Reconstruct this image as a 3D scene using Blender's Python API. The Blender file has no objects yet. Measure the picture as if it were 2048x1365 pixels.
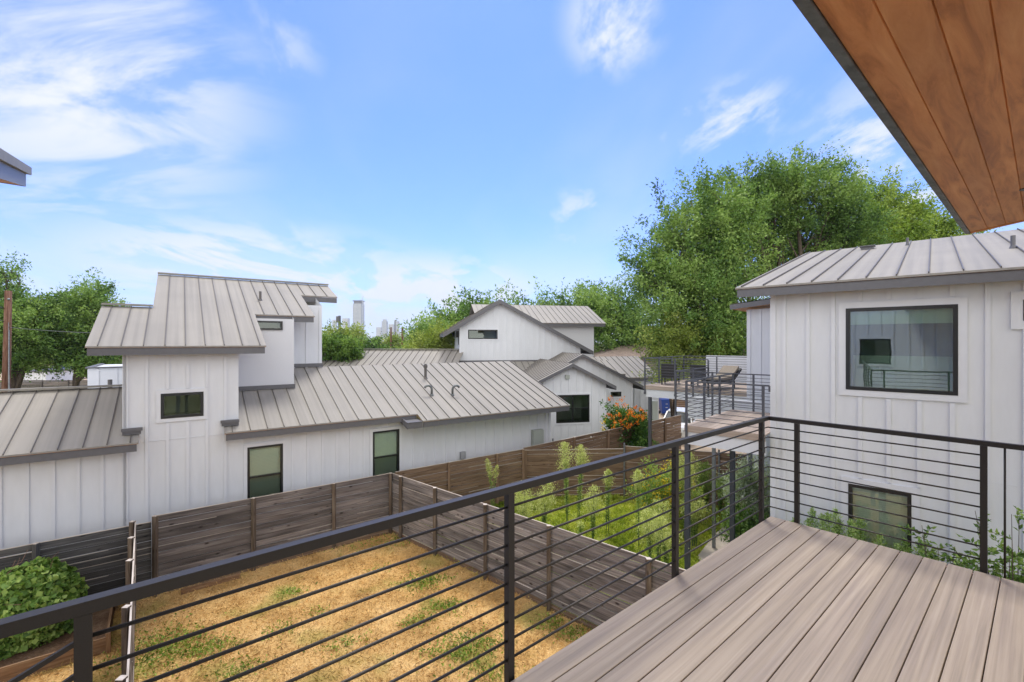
import bpy, math, random
import numpy as np
from mathutils import Vector
random.seed(7); rng = np.random.default_rng(11)
sc = bpy.context.scene; col = sc.collection
F_, CX_, CY_, H = 920., 1024., 684., 5.85      # survey of the site: lens, principal point, eye height

# ------------------------------------------------------------------ frames
class Fr:
    """building frame: local x = a, local y = b (both horizontal), z up"""
    def __init__(s, deg):
        t = math.radians(deg); s.a = (math.sin(t), math.cos(t)); s.b = (-math.cos(t), math.sin(t))
    def w(s, x, y, z): return (s.a[0]*x+s.b[0]*y, s.a[1]*x+s.b[1]*y, z)
    def _r(s, px, py):
        u = (px-CX_)/F_; return s.a[0]*u+s.a[1], s.b[0]*u+s.b[1], (py-CY_)/F_
    def vy(s, px, py, d):                        # point of the wall y = d
        A, B, w = s._r(px, py); t = d/B; return (t*A, d, H-t*w)
    def vx(s, px, py, x):
        A, B, w = s._r(px, py); t = x/A; return (x, t*B, H-t*w)
    def az(s, px, py, z):                        # point at height z
        A, B, w = s._r(px, py); t = (H-z)/w; return (t*A, t*B, z)
    def rf(s, px, py, R):                        # point of the roof plane R = (d0, z0, pitch)
        A, B, w = s._r(px, py); d0, z0, p = R; t = (H-z0+p*d0)/(p*B+w); return (t*A, t*B, H-t*w)
W = Fr(90); L = Fr(54.3); FN = Fr(52.5); DK = Fr(49.2); RH = Fr(132.5); M = Fr(78); M2 = Fr(97.6)
def gz(y):                                       # the terrain: level yards, then a gentle rise
    t = min(1, max(0, (y-17)/24.)); return 1.35*t*t*(3-2*t)

# ------------------------------------------------------------------ mesh builder
class MB:
    def __init__(s, fr=W): s.v = []; s.f = []; s.uv = []; s.fr = fr; s.sm = False
    def quad(s, ps, uv=None):
        i = len(s.v); s.v += [s.fr.w(*p) for p in ps]; s.f.append(tuple(range(i, i+len(ps))))
        if uv is None:
            zs = [p[2] for p in ps]; xs = [p[0] for p in ps]; ys = [p[1] for p in ps]
            if max(zs)-min(zs) < .6*max(max(xs)-min(xs), max(ys)-min(ys)) and max(xs)-min(xs) > 1e-4 and max(ys)-min(ys) > 1e-4: uv = [(p[0], p[1]) for p in ps]
            elif max(xs)-min(xs) >= max(ys)-min(ys): uv = [(p[0], p[2]) for p in ps]
            else: uv = [(p[1], p[2]) for p in ps]
        s.uv += uv; return s
    def box(s, x0, x1, y0, y1, z0, z1):
        o = random.random()*40
        c = [(x, y, z) for z in (z0, z1) for y in (y0, y1) for x in (x0, x1)]
        d = (x1-x0, y1-y0, z1-z0); lo = max(range(3), key=lambda k: abs(d[k]))
        for f in ((0,2,3,1),(4,5,7,6),(0,1,5,4),(2,6,7,3),(0,4,6,2),(1,3,7,5)):
            ps = [c[k] for k in f]
            ax = [k for k in range(3) if max(p[k] for p in ps)-min(p[k] for p in ps) > 1e-9]
            if len(ax) < 2: continue
            if lo in ax: ax = [lo]+[k for k in ax if k != lo]
            s.quad(ps, [(p[ax[0]]+o, p[ax[1]]+o) for p in ps])
        return s
    def bar(s, p, q, w, h):                      # oriented box from p to q (frame coordinates)
        o = random.random()*40
        p = Vector(p); q = Vector(q); d = (q-p); ln = d.length; d.normalize()
        up = Vector((0,0,1)) if abs(d.z) < .95 else Vector((0,1,0))
        sd = d.cross(up).normalized(); u = sd.cross(d).normalized()
        c = [tuple(P+sd*(a*w/2)+u*(b*h/2)) for P in (p, q) for a, b in ((-1,-1),(1,-1),(1,1),(-1,1))]
        for f, ww in (((0,1,5,4),w),((1,2,6,5),h),((2,3,7,6),w),((3,0,4,7),h)):
            s.quad([c[k] for k in f], [(o,o),(o,o+ww),(o+ln,o+ww),(o+ln,o)])
        s.quad([c[k] for k in (3,2,1,0)], [(o,o),(o+w,o),(o+w,o+h),(o,o+h)]); s.quad([c[k] for k in (4,5,6,7)], [(o,o),(o+w,o),(o+w,o+h),(o,o+h)])
        return s
    def tube(s, pts, rs, n=8, cap=True):
        pts = [Vector(s.fr.w(*p)) for p in pts]; base = len(s.v); ln = 0
        if not hasattr(rs, '__len__'): rs = [rs]*len(pts)
        pr = None
        for i, p in enumerate(pts):
            d = (pts[min(i+1, len(pts)-1)]-pts[max(i-1, 0)]).normalized()
            if pr is None: pr = d.cross(Vector((0,0,1)) if abs(d.z) < .9 else Vector((1,0,0))).normalized()
            pr = (pr-d*pr.dot(d)).normalized(); sd = d.cross(pr)
            for k in range(n):
                a = 2*math.pi*k/n; s.v.append(tuple(p+(pr*math.cos(a)+sd*math.sin(a))*rs[i]))
        for i in range(len(pts)-1):
            l2 = ln+(pts[i+1]-pts[i]).length
            for k in range(n):
                k2 = (k+1) % n; b = base+i*n
                s.f.append((b+k, b+k2, b+n+k2, b+n+k)); s.uv += [(ln, k/n), (ln, (k+1)/n), (l2, (k+1)/n), (l2, k/n)]
            ln = l2
        if cap:
            s.f.append(tuple(base+k for k in range(n))[::-1]); s.uv += [(0, 0)]*n
            b = base+(len(pts)-1)*n; s.f.append(tuple(b+k for k in range(n))); s.uv += [(0, 0)]*n
        return s
    def ball(s, c, rx, ry=None, rz=None, n=10, m=6):
        ry = ry or rx; rz = rz or rx; b = len(s.v)
        for j in range(m+1):
            t = math.pi*j/m
            for k in range(n):
                a = 2*math.pi*k/n; s.v.append(s.fr.w(c[0]+rx*math.sin(t)*math.cos(a), c[1]+ry*math.sin(t)*math.sin(a), c[2]+rz*math.cos(t)))
        for j in range(m):
            for k in range(n):
                k2 = (k+1) % n; s.f.append((b+j*n+k, b+(j+1)*n+k, b+(j+1)*n+k2, b+j*n+k2)); s.uv += [(0, 0)]*4
        return s
    def build(s, name, mat, parent=None, smooth=False, bevel=0):
        me = bpy.data.meshes.new(name); off = Vector((0, 0, 0))
        if parent is not None:
            p = parent
            while p is not None: off += p.location; p = p.parent
        me.from_pydata([tuple(Vector(v)-off) for v in s.v], [], s.f)
        ul = me.uv_layers.new(name='UVMap'); ul.data.foreach_set('uv', np.array(s.uv, dtype=np.float32).ravel())
        me.materials.append(mat)
        if smooth: me.polygons.foreach_set('use_smooth', [True]*len(me.polygons))
        o = bpy.data.objects.new(name, me); col.objects.link(o); o.parent = parent
        if bevel:
            b = o.modifiers.new('bevel', 'BEVEL'); b.width = bevel; b.segments = 2; b.limit_method = 'ANGLE'
        me.update(); return o

def tag(o, label=None, cat=None, group=None, kind=None):
    if label: o['label'] = label
    if cat: o['category'] = cat
    if group: o['group'] = group
    if kind: o['kind'] = kind
    return o
def thing(name, label, cat, loc, group=None):
    o = bpy.data.objects.new(name, None); col.objects.link(o); o.location = loc; o.empty_display_size = .2
    bpy.context.view_layer.update() if False else None
    return tag(o, label, cat, group)
def dup(o, parent=None):
    c = o.copy(); col.objects.link(c); c.parent = parent
    for ch in list(o.children): dup(ch, c)
    return c

# ------------------------------------------------------------------ materials
def nodes(name):
    m = bpy.data.materials.new(name); m.use_nodes = True; nt = m.node_tree
    return m, nt, nt.nodes['Principled BSDF'], nt.nodes, nt.links
def plain(name, c, rough=.6, metal=0., var=.0, bump=0., scale=30.):
    m, nt, b, N, K = nodes(name); b.inputs['Roughness'].default_value = rough; b.inputs['Metallic'].default_value = metal
    b.inputs['Base Color'].default_value = (*c, 1)
    if var or bump:
        tc = N.new('ShaderNodeTexCoord'); no = N.new('ShaderNodeTexNoise'); no.inputs['Scale'].default_value = scale; no.inputs['Detail'].default_value = 5
        K.new(tc.outputs['Object'], no.inputs['Vector'])
        if var:
            r = N.new('ShaderNodeValToRGB'); r.color_ramp.elements[0].position = .3; r.color_ramp.elements[1].position = .7
            r.color_ramp.elements[0].color = (*[x*(1-var) for x in c], 1); r.color_ramp.elements[1].color = (*[min(1, x*(1+var)) for x in c], 1)
            K.new(no.outputs['Fac'], r.inputs['Fac']); K.new(r.outputs['Color'], b.inputs['Base Color'])
        if bump:
            bp = N.new('ShaderNodeBump'); bp.inputs['Strength'].default_value = bump; bp.inputs['Distance'].default_value = .01
            K.new(no.outputs['Fac'], bp.inputs['Height']); K.new(bp.outputs['Normal'], b.inputs['Normal'])
    return m
def ramp(N, stops):
    r = N.new('ShaderNodeValToRGB'); e = r.color_ramp.elements
    while len(e) < len(stops): e.new(.5)
    for k, (p, c) in enumerate(stops): e[k].position = p; e[k].color = (*c, 1)
    return r
def uvn(N, K, sx, sy, scale=1., detail=6, rough=.6, dist=0.):
    uv = N.new('ShaderNodeUVMap'); mp = N.new('ShaderNodeMapping'); mp.inputs['Scale'].default_value = (sx, sy, 1)
    no = N.new('ShaderNodeTexNoise'); no.inputs['Scale'].default_value = scale; no.inputs['Detail'].default_value = detail
    no.inputs['Roughness'].default_value = rough; no.inputs['Distortion'].default_value = dist
    K.new(uv.outputs[0], mp.inputs[0]); K.new(mp.outputs[0], no.inputs['Vector']); return no
def mixc(N, K, t, a, b, f):
    m = N.new('ShaderNodeMix'); m.data_type = 'RGBA'; m.blend_type = t
    for s, v in ((m.inputs[6], a), (m.inputs[7], b)):
        if isinstance(v, tuple): s.default_value = (*v, 1)
        else: K.new(v, s)
    if isinstance(f, (int, float)): m.inputs[0].default_value = f
    else: K.new(f, m.inputs[0])
    return m.outputs[2]
def wood(name, dark, mid, light, sx=1.2, sy=30., rough=.75, knots=0., bump=.25, tone=.35, spec=.3, metal=0, dist=.35, hue=None):
    m, nt, b, N, K = nodes(name); b.inputs['Roughness'].default_value = rough; b.inputs['Specular IOR Level'].default_value = spec
    g = uvn(N, K, sx, sy, 1., 7, .65, dist); r = ramp(N, [(.28, dark), (.5, mid), (.74, light)]); K.new(g.outputs['Fac'], r.inputs['Fac'])
    t = uvn(N, K, .35, 1.6, 1., 3); tr = ramp(N, [(.3, (1-tone,)*3), (.7, (1+tone*.5,)*3)]); K.new(t.outputs['Fac'], tr.inputs['Fac'])
    c = mixc(N, K, 'MULTIPLY', r.outputs['Color'], tr.outputs['Color'], 1.)
    if hue:
        h = uvn(N, K, .45, 9., 1., 4, .6, .3); hr = ramp(N, [(.45, (1, 1, 1)), (.68, hue)]); K.new(h.outputs['Fac'], hr.inputs['Fac']); c = mixc(N, K, 'MULTIPLY', c, hr.outputs['Color'], 1.)
    if knots:
        uv = N.new('ShaderNodeUVMap'); mp = N.new('ShaderNodeMapping'); mp.inputs['Scale'].default_value = (2.6, 5.5, 1)
        vo = N.new('ShaderNodeTexVoronoi'); vo.inputs['Scale'].default_value = 1.; K.new(uv.outputs[0], mp.inputs[0]); K.new(mp.outputs[0], vo.inputs['Vector'])
        kr = ramp(N, [(.08, (.12, .09, .08)), (.17, (1, 1, 1))]); K.new(vo.outputs['Distance'], kr.inputs['Fac'])
        c = mixc(N, K, 'MULTIPLY', c, kr.outputs['Color'], knots)
    K.new(c, b.inputs['Base Color'])
    bp = N.new('ShaderNodeBump'); bp.inputs['Strength'].default_value = bump; bp.inputs['Distance'].default_value = .004
    K.new(g.outputs['Fac'], bp.inputs['Height']); K.new(bp.outputs['Normal'], b.inputs['Normal'])
    return m
def roofmetal(name, c):
    m, nt, b, N, K = nodes(name); b.inputs['Metallic'].default_value = .0; b.inputs['Specular IOR Level'].default_value = .12
    st = uvn(N, K, 9., .12, 1., 2, .5); r = ramp(N, [(.35, tuple(x*.92 for x in c)), (.62, tuple(x*1.07 for x in c))]); K.new(st.outputs['Fac'], r.inputs['Fac'])
    bl = uvn(N, K, .5, .5, 1., 4); r2 = ramp(N, [(.3, (.9, .9, .9)), (.7, (1.05, 1.04, 1.02))]); K.new(bl.outputs['Fac'], r2.inputs['Fac'])
    K.new(mixc(N, K, 'MULTIPLY', r.outputs['Color'], r2.outputs['Color'], 1.), b.inputs['Base Color'])
    rr = N.new('ShaderNodeMapRange'); rr.inputs['To Min'].default_value = .5; rr.inputs['To Max'].default_value = .68; K.new(st.outputs['Fac'], rr.inputs['Value']); K.new(rr.outputs[0], b.inputs['Roughness'])
    bp = N.new('ShaderNodeBump'); bp.inputs['Strength'].default_value = .15; bp.inputs['Distance'].default_value = .02; K.new(st.outputs['Fac'], bp.inputs['Height']); K.new(bp.outputs['Normal'], b.inputs['Normal'])
    return m
def siding(name, c):
    m, nt, b, N, K = nodes(name); b.inputs['Roughness'].default_value = .55; b.inputs['Specular IOR Level'].default_value = .35
    g = uvn(N, K, 6., 1.5, 1., 6); g2 = uvn(N, K, .4, .3, 1., 3)
    r = ramp(N, [(.3, tuple(x*.96 for x in c)), (.7, tuple(x*1.03 for x in c))]); K.new(g.outputs['Fac'], r.inputs['Fac'])
    r2 = ramp(N, [(.3, (.94, .945, .95)), (.7, (1.02, 1.02, 1.02))]); K.new(g2.outputs['Fac'], r2.inputs['Fac'])
    K.new(mixc(N, K, 'MULTIPLY', r.outputs['Color'], r2.outputs['Color'], 1.), b.inputs['Base Color'])
    gr = uvn(N, K, 60., 4., 1., 4); bp = N.new('ShaderNodeBump'); bp.inputs['Strength'].default_value = .18; bp.inputs['Distance'].default_value = .003
    K.new(gr.outputs['Fac'], bp.inputs['Height']); K.new(bp.outputs['Normal'], b.inputs['Normal'])
    return m
def glass(name, tint=(.62, .78, .68), refl=.22, maxr=1.):
    m = bpy.data.materials.new(name); m.use_nodes = True; nt = m.node_tree; N = nt.nodes; K = nt.links; N.clear()
    out = N.new('ShaderNodeOutputMaterial'); mx = N.new('ShaderNodeMixShader'); tr = N.new('ShaderNodeBsdfTransparent'); gl = N.new('ShaderNodeBsdfGlossy')
    tr.inputs[0].default_value = (*tint, 1); gl.inputs['Roughness'].default_value = .0; gl.inputs[0].default_value = (.86, .95, .9, 1)
    fr = N.new('ShaderNodeFresnel'); fr.inputs[0].default_value = 1.5; ad = N.new('ShaderNodeMath'); ad.operation = 'ADD'; ad.inputs[1].default_value = refl; ad.use_clamp = True
    tc = N.new('ShaderNodeTexCoord'); no = N.new('ShaderNodeTexNoise'); no.inputs['Scale'].default_value = 1.4; K.new(tc.outputs['Object'], no.inputs['Vector'])
    bp = N.new('ShaderNodeBump'); bp.inputs['Strength'].default_value = .02; bp.inputs['Distance'].default_value = .05; K.new(no.outputs['Fac'], bp.inputs['Height']); K.new(bp.outputs['Normal'], gl.inputs['Normal'])
    K.new(fr.outputs[0], ad.inputs[0]); K.new(ad.outputs[0], mx.inputs[0]); K.new(tr.outputs[0], mx.inputs[1]); K.new(gl.outputs[0], mx.inputs[2]); K.new(mx.outputs[0], out.inputs[0])
    return m
def leafmat(name, dark, mid, light, trans=.35, scale=.55):
    m = bpy.data.materials.new(name); m.use_nodes = True; nt = m.node_tree; N = nt.nodes; K = nt.links; b = N['Principled BSDF']; out = N['Material Output']
    tc = N.new('ShaderNodeTexCoord'); no = N.new('ShaderNodeTexNoise'); no.inputs['Scale'].default_value = scale; no.inputs['Detail'].default_value = 4
    K.new(tc.outputs['Object'], no.inputs['Vector'])
    ge = N.new('ShaderNodeUVMap'); sx = N.new('ShaderNodeSeparateXYZ'); K.new(ge.outputs[0], sx.inputs[0])
    ma = N.new('ShaderNodeMath'); ma.operation = 'MULTIPLY_ADD'; ma.inputs[1].default_value = .45; K.new(sx.outputs[0], ma.inputs[0]); K.new(no.outputs['Fac'], ma.inputs[2])
    r = ramp(N, [(.44, dark), (.68, mid), (.90, light)]); K.new(ma.outputs[0], r.inputs['Fac']); K.new(r.outputs['Color'], b.inputs['Base Color'])
    b.inputs['Roughness'].default_value = .55; b.inputs['Specular IOR Level'].default_value = .25
    tl = N.new('ShaderNodeBsdfTranslucent'); mc = mixc(N, K, 'MULTIPLY', r.outputs['Color'], (1.25, 1.3, .6), 1.); K.new(mc, tl.inputs[0])
    mx = N.new('ShaderNodeMixShader'); mx.inputs[0].default_value = trans; K.new(b.outputs[0], mx.inputs[1]); K.new(tl.outputs[0], mx.inputs[2]); K.new(mx.outputs[0], out.inputs[0])
    return m

WHT = siding('white_siding', (.63, .65, .685)); STU = plain('white_stucco', (.60, .61, .64), .8, var=.03, bump=.3, scale=60)
TRIM = plain('white_trim', (.62, .64, .68), .5, var=.02, scale=8)
FAS = plain('charcoal_fascia', (.105, .105, .115), .5, var=.07, bump=.05, scale=12)
RM = roofmetal('standing_seam_metal', (.27, .256, .235)); SEAM = plain('roof_seam', (.115, .105, .098), .45, .4)  # seams: the roof metal darkened to hold their shadow and dirt
RIDGE = roofmetal('ridge_cap_metal', (.25, .24, .22))
BLK = plain('black_metal', (.017, .0158, .0145), .48, .0, var=.2, bump=.06, scale=300); BLK.node_tree.nodes['Principled BSDF'].inputs['Specular IOR Level'].default_value = .5; BLK.node_tree.nodes['Principled BSDF'].inputs['Specular Tint'].default_value = (1, .92, .82, 1)
BLKW = plain('black_window_frame', (.012, .013, .014), .35)
GREYP = plain('galvanised_metal', (.22, .23, .25), .45, .5, var=.2, scale=12)
STEEL = plain('slate_painted_steel', (.075, .08, .095), .42, .2, var=.12, scale=15)
OLDW = wood('weathered_grey_fence_wood', (.05, .043, .040), (.165, .145, .138), (.27, .245, .23), 1.1, 26, .85, .95, .5, .65, .2)
OLDL = wood('lightened_fence_wood', (.085, .073, .068), (.245, .22, .21), (.44, .41, .385), 1.1, 26, .85, .85, .5, .65, .2)  # paler copy of the fence wood, lightened to offset shade on the fence
OLDB = wood('weathered_bottom_board', (.10, .06, .035), (.22, .15, .10), (.34, .27, .21), 1.1, 22, .85, .3, .4, .25, .2)
NEWW = wood('brown_fence_wood', (.085, .052, .032), (.20, .13, .085), (.31, .22, .15), 1.1, 26, .8, .6, .4, .3, .2)
CAPW = wood('bleached_lit_board_edge', (.36, .31, .26), (.52, .46, .40), (.66, .60, .53), 1.5, 20, .85, 0, .3, .15, .2)  # bleached fence tops, and lit edges painted onto single boards
DECKW = wood('composite_deck_board', (.25, .205, .155), (.35, .285, .215), (.43, .36, .28), .55, 34, .58, 0, .22, .16, .35, hue=(.80, .80, .86))
DECK2 = wood('tan_deck_board', (.26, .21, .17), (.36, .29, .24), (.42, .36, .30), .7, 26, .65, 0, .2, .15, .3)
DARKW = plain('dark_joist', (.03, .022, .018), .8)
CEDAR = wood('stained_soffit_wood', (.36, .125, .04), (.66, .27, .095), (.80, .38, .16), 1.1, 9, .5, .0, .45, .22, .35, dist=.8)
GLASS = glass('green_tinted_glass', (.84, .95, .86), .07); SCREEN = glass('insect_screen', (.56, .58, .57), -.03); GLASSR = glass('reflective_glass', (.5, .68, .58), .34)
BLIND = plain('pale_blind', (.86, .86, .82), .7); DARKIN = plain('dark_room', (.02, .022, .024), .9); ROOM = plain('room_wall', (.32, .32, .30), .9)
CONC = plain('concrete', (.42, .37, .31), .9, var=.15, bump=.3, scale=4)

# ------------------------------------------------------------------ generic builders
def spans(poly, x):                              # y-intervals of a polygon at x
    ys = []
    n = len(poly)
    for i in range(n):
        (x0, y0), (x1, y1) = poly[i], poly[(i+1) % n]
        if (x0 <= x < x1) or (x1 <= x < x0): ys.append(y0+(x-x0)/(x1-x0)*(y1-y0))
    ys.sort(); return list(zip(ys[::2], ys[1::2]))
def roof(fr, poly, R, parent, eaves=(), seam0=0., step=.406, thick=.035, name='roof', mat=None, seams=True, fh=.19, ridge=(), soffit=True):
    """poly: local (x, y); R = (d0, z0, pitch); eaves: indices of poly edges carrying a fascia"""
    d0, z0, p = R; z = lambda y: z0+p*(y-d0); g = MB(fr); n = len(poly)
    top = [(x, y, z(y)) for x, y in poly]; bot = [(x, y, z(y)-thick) for x, y in poly]
    o = random.random()*30
    g.quad(top, [(x+o, y) for x, y in poly]); g.quad(bot[::-1], [(x+o, y) for x, y in poly][::-1])
    for i in range(n): g.quad([bot[i], bot[(i+1) % n], top[(i+1) % n], top[i]])
    ro = g.build(name, mat or RM, parent)
    if seams:
        s = MB(fr); x0 = min(q[0] for q in poly); x1 = max(q[0] for q in poly); k = math.ceil((x0-seam0)/step)
        while seam0+k*step < x1:
            x = seam0+k*step; k += 1
            if x-x0 < .06 or x1-x < .06: continue
            for a, b in spans(poly, x):
                s.bar((x, a+.004, z(a)+.016), (x, b-.004, z(b)+.016), .014, .036)
        s.build('seam', SEAM, ro)
    for i in eaves:
        (xa, ya), (xb, yb) = poly[i], poly[(i+1) % n]
        f = MB(fr); e = .022
        dx, dy = xb-xa, yb-ya; ll = math.hypot(dx, dy); nx, ny = -dy/ll, dx/ll
        cx = sum(q[0] for q in poly)/n; cy = sum(q[1] for q in poly)/n
        if (cx-xa)*nx+(cy-ya)*ny < 0: nx, ny = -nx, -ny
        ins = .03; a = (xa+nx*ins+dx/ll*.03, ya+ny*ins+dy/ll*.03); b = (xb+nx*ins-dx/ll*.03, yb+ny*ins-dy/ll*.03)
        za, zb = z(a[1])-thick-fh/2-.002, z(b[1])-thick-fh/2-.002
        f.bar((a[0], a[1], za), (b[0], b[1], zb), e, fh); f.build('fascia', FAS, parent)
    for i in ridge:
        (xa, ya), (xb, yb) = poly[i], poly[(i+1) % n]
        f = MB(fr); f.bar((xa-.0, ya-.03, z(ya)+.045), (xb, yb-.03, z(yb)+.045), .16, .05); f.build('ridge_cap', RIDGE, parent)
    if soffit:
        s = MB(fr); q = [(x, y, z(y)-thick-.006) for x, y in poly]; s.quad(q[::-1]); s.build('soffit', CEDAR, parent)
    return ro
def wall(fr, D, poly, parent, holes=(), b0=0., step=.406, battens=True, mat=None, name='wall', out=-1, corner=(), axis='y', trimw=.09, bw=.062):
    """poly: local (x, z) of a wall in the plane y = D, seen from the side 'out'; holes (x0, x1, z0, z1)"""
    g = MB(fr); P3 = (lambda x, y, z: (x, y, z)) if axis == 'y' else (lambda x, y, z: (y, x, z))
    xs = sorted(set([q[0] for q in poly]+[h[0] for h in holes]+[h[1] for h in holes]))
    for a, b in zip(xs[:-1], xs[1:]):
        if b-a < 1e-5: continue
        e = 1e-5; sa = spans(poly, a+e); sb = spans(poly, b-e)
        for (a0, a1), (c0, c1) in zip(sa, sb):
            hs = sorted([h for h in holes if h[0] <= a+1e-4 and h[1] >= b-1e-4 and h[2] < a1 and h[3] > a0], key=lambda h: h[2])
            la, lc = a0, c0
            for h in hs:
                g.quad([P3(a, D, la), P3(b, D, lc), P3(b, D, h[2]), P3(a, D, h[2])], [(a, la), (b, lc), (b, h[2]), (a, h[2])]); la = lc = h[3]
            g.quad([P3(a, D, la), P3(b, D, lc), P3(b, D, c1), P3(a, D, a1)], [(a, la), (b, lc), (b, c1), (a, a1)])
    for h in holes:                              # reveals
        y2 = D-out*.12
        for c in (((h[0], h[2]), (h[1], h[2])), ((h[1], h[2]), (h[1], h[3])), ((h[1], h[3]), (h[0], h[3])), ((h[0], h[3]), (h[0], h[2]))):
            g.quad([P3(c[0][0], D, c[0][1]), P3(c[1][0], D, c[1][1]), P3(c[1][0], y2, c[1][1]), P3(c[0][0], y2, c[0][1])])
    w = g.build(name, mat or WHT, parent)
    if battens:
        s = MB(fr); x0 = min(q[0] for q in poly); x1 = max(q[0] for q in poly); k = math.ceil((x0-b0)/step)
        ya, yb = sorted((D, D+out*.026))
        def put(xa, xb, za, zb):
            if zb-za < .03: return
            if axis == 'y': s.box(xa, xb, ya, yb, za, zb)
            else: s.box(ya, yb, xa, xb, za, zb)
        while b0+k*step < x1:
            x = b0+k*step; k += 1
            if x-x0 < .12 or x1-x < .12: continue
            for a, b in spans(poly, x):
                cuts = [(h[2]-trimw-.02, h[3]+trimw+.02) for h in holes if h[0]-trimw-bw/2 < x < h[1]+trimw+bw/2]
                z = a
                for c0, c1 in sorted(cuts):
                    if c1 < a or c0 > b: continue
                    put(x-bw/2, x+bw/2, z, min(c0, b)); z = max(z, c1)
                put(x-bw/2, x+bw/2, z, b-.004)
        for x, sgn in corner:
            for a, b in spans(poly, x+sgn*.05): put(min(x, x+sgn*.10), max(x, x+sgn*.10), a, b-.004)
        s.build('batten', TRIM, w)
    return w
def window(fr, D, x0, x1, z0, z1, parent, blind=None, sash=None, mull=None, out=-1, axis='y', fw=.055, gl=None, trim=.09, room=True, proud=.04):
    P = (lambda g, xa, xb, ya, yb, za, zb: g.box(xa, xb, min(ya, yb), max(ya, yb), za, zb)) if axis == 'y' else (lambda g, xa, xb, ya, yb, za, zb: g.box(min(ya, yb), max(ya, yb), xa, xb, za, zb))
    f = MB(fr); ya, yb = D+out*proud, D-out*.05
    P(f, x0, x1, ya, yb, z0, z0+fw); P(f, x0, x1, ya, yb, z1-fw, z1); P(f, x0, x0+fw, ya, yb, z0+fw, z1-fw); P(f, x1-fw, x1, ya, yb, z0+fw, z1-fw)
    if sash: P(f, x0+fw, x1-fw, ya-out*.012, yb, sash-.022, sash+.022)
    if mull: P(f, mull-.03, mull+.03, ya-out*.004, yb+out*.001, z0+fw, z1-fw)
    w = f.build('window', BLKW, parent)
    if trim:
        t = MB(fr); a, b = D+out*.001, D+out*.032; q = trim
        P(t, x0-q, x1+q, a, b, z1+.001, z1+q); P(t, x0-q, x1+q, a, b, z0-q, z0-.001); P(t, x0-q, x0-.001, a, b, z0-.001, z1+.001); P(t, x1+.001, x1+q, a, b, z0-.001, z1+.001)
        t.build('trim', TRIM, w)
    g = MB(fr); y = D-out*.02; c = [(x0+fw*.6, z0+fw*.6), (x1-fw*.6, z0+fw*.6), (x1-fw*.6, z1-fw*.6), (x0+fw*.6, z1-fw*.6)]
    g.quad([(x, y, z) if axis == 'y' else (y, x, z) for x, z in c]); g.build('pane', gl or GLASS, w)
    if room:
        r = MB(fr); r0, r1 = D-out*.13, D-out*1.2; e = .03
        def q4(pts): r.quad([(x, y, z) if axis == 'y' else (y, x, z) for x, y, z in pts])
        q4([(x0-e, r1, z0-e), (x1+e, r1, z0-e), (x1+e, r1, z1+e), (x0-e, r1, z1+e)])
        for A, B in (((x0-e, z0-e), (x1+e, z0-e)), ((x1+e, z0-e), (x1+e, z1+e)), ((x1+e, z1+e), (x0-e, z1+e)), ((x0-e, z1+e), (x0-e, z0-e))):
            q4([(A[0], r0, A[1]), (B[0], r0, B[1]), (B[0], r1, B[1]), (A[0], r1, A[1])])
        r.build('room', ROOM, w)
    if sash:
        q = MB(fr); ys = D-out*.012; c = [(x0+fw, z0+fw), (x1-fw, z0+fw), (x1-fw, sash), (x0+fw, sash)]
        q.quad([(x, ys, z) if axis == 'y' else (ys, x, z) for x, z in c]); q.build('insect_screen', SCREEN, w)
    if blind:
        zt, zb = blind; s = MB(fr); z = zt; yy = D-out*.085
        while z > zb:
            q = [(x0+fw, yy+out*.016, z-.028), (x1-fw, yy+out*.016, z-.028), (x1-fw, yy-out*.016, z), (x0+fw, yy-out*.016, z)]
            s.quad([(a, b, c_) if axis == 'y' else (b, a, c_) for a, b, c_ in q]); z -= .038
        s.build('blind', BLIND, w)
    return w

# ------------------------------------------------------------------ left house
house = thing('house', 'long white board-and-batten house with stepped grey metal roofs behind the grey fence', 'house', L.w(4, 14.3, 0))
Dw = 14.25
def lv(px, py, d=Dw): return L.vy(px, py, d)
tx0, tx1 = lv(245, 800)[0], lv(477, 800)[0]
R1 = (13.9, 3.5, .40); R2 = (13.9, 5.75, .40)
wx1 = lv(1101, 850)[0]
w1 = (lv(494.5, 895)[0], lv(565.5, 895)[0]); w2 = (lv(745, 864)[0], lv(798, 864)[0])
W1 = (w1[0], w1[1], 1.35, 3.0); W2 = (w2[0], w2[1], 1.40, 3.03); W3 = (lv(321.5, 810)[0], lv(407, 810)[0], 3.95, 4.57)
zr = lambda y, R: R[1]+R[2]*(y-R[0])
under = zr(Dw, R1)-.045; underT = zr(Dw, R2)-.045
und3 = under
bat = lv(335, 950)[0]
wall(L, Dw, [(-6.5, 0), (wx1, 0), (wx1, under), (tx1, under), (tx1, underT), (tx0, underT), (tx0, under), (-6.5, under)], house, [W1, W2, W3], b0=bat, corner=((tx0, 1), (wx1, -1)))
# band and flashing where the tower meets the lower roofs
window(L, Dw, *W1, house, blind=(2.92, 1.5), sash=2.17); window(L, Dw, *W2, house, blind=(2.95, 1.6), sash=2.2)
window(L, Dw, *W3, house, fw=.065)
f = MB(L); f.box(tx0+.1, tx1-.1, Dw-.012, Dw-.0005, 3.42, 3.432); f.build('belt_joint', TRIM, house)
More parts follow.
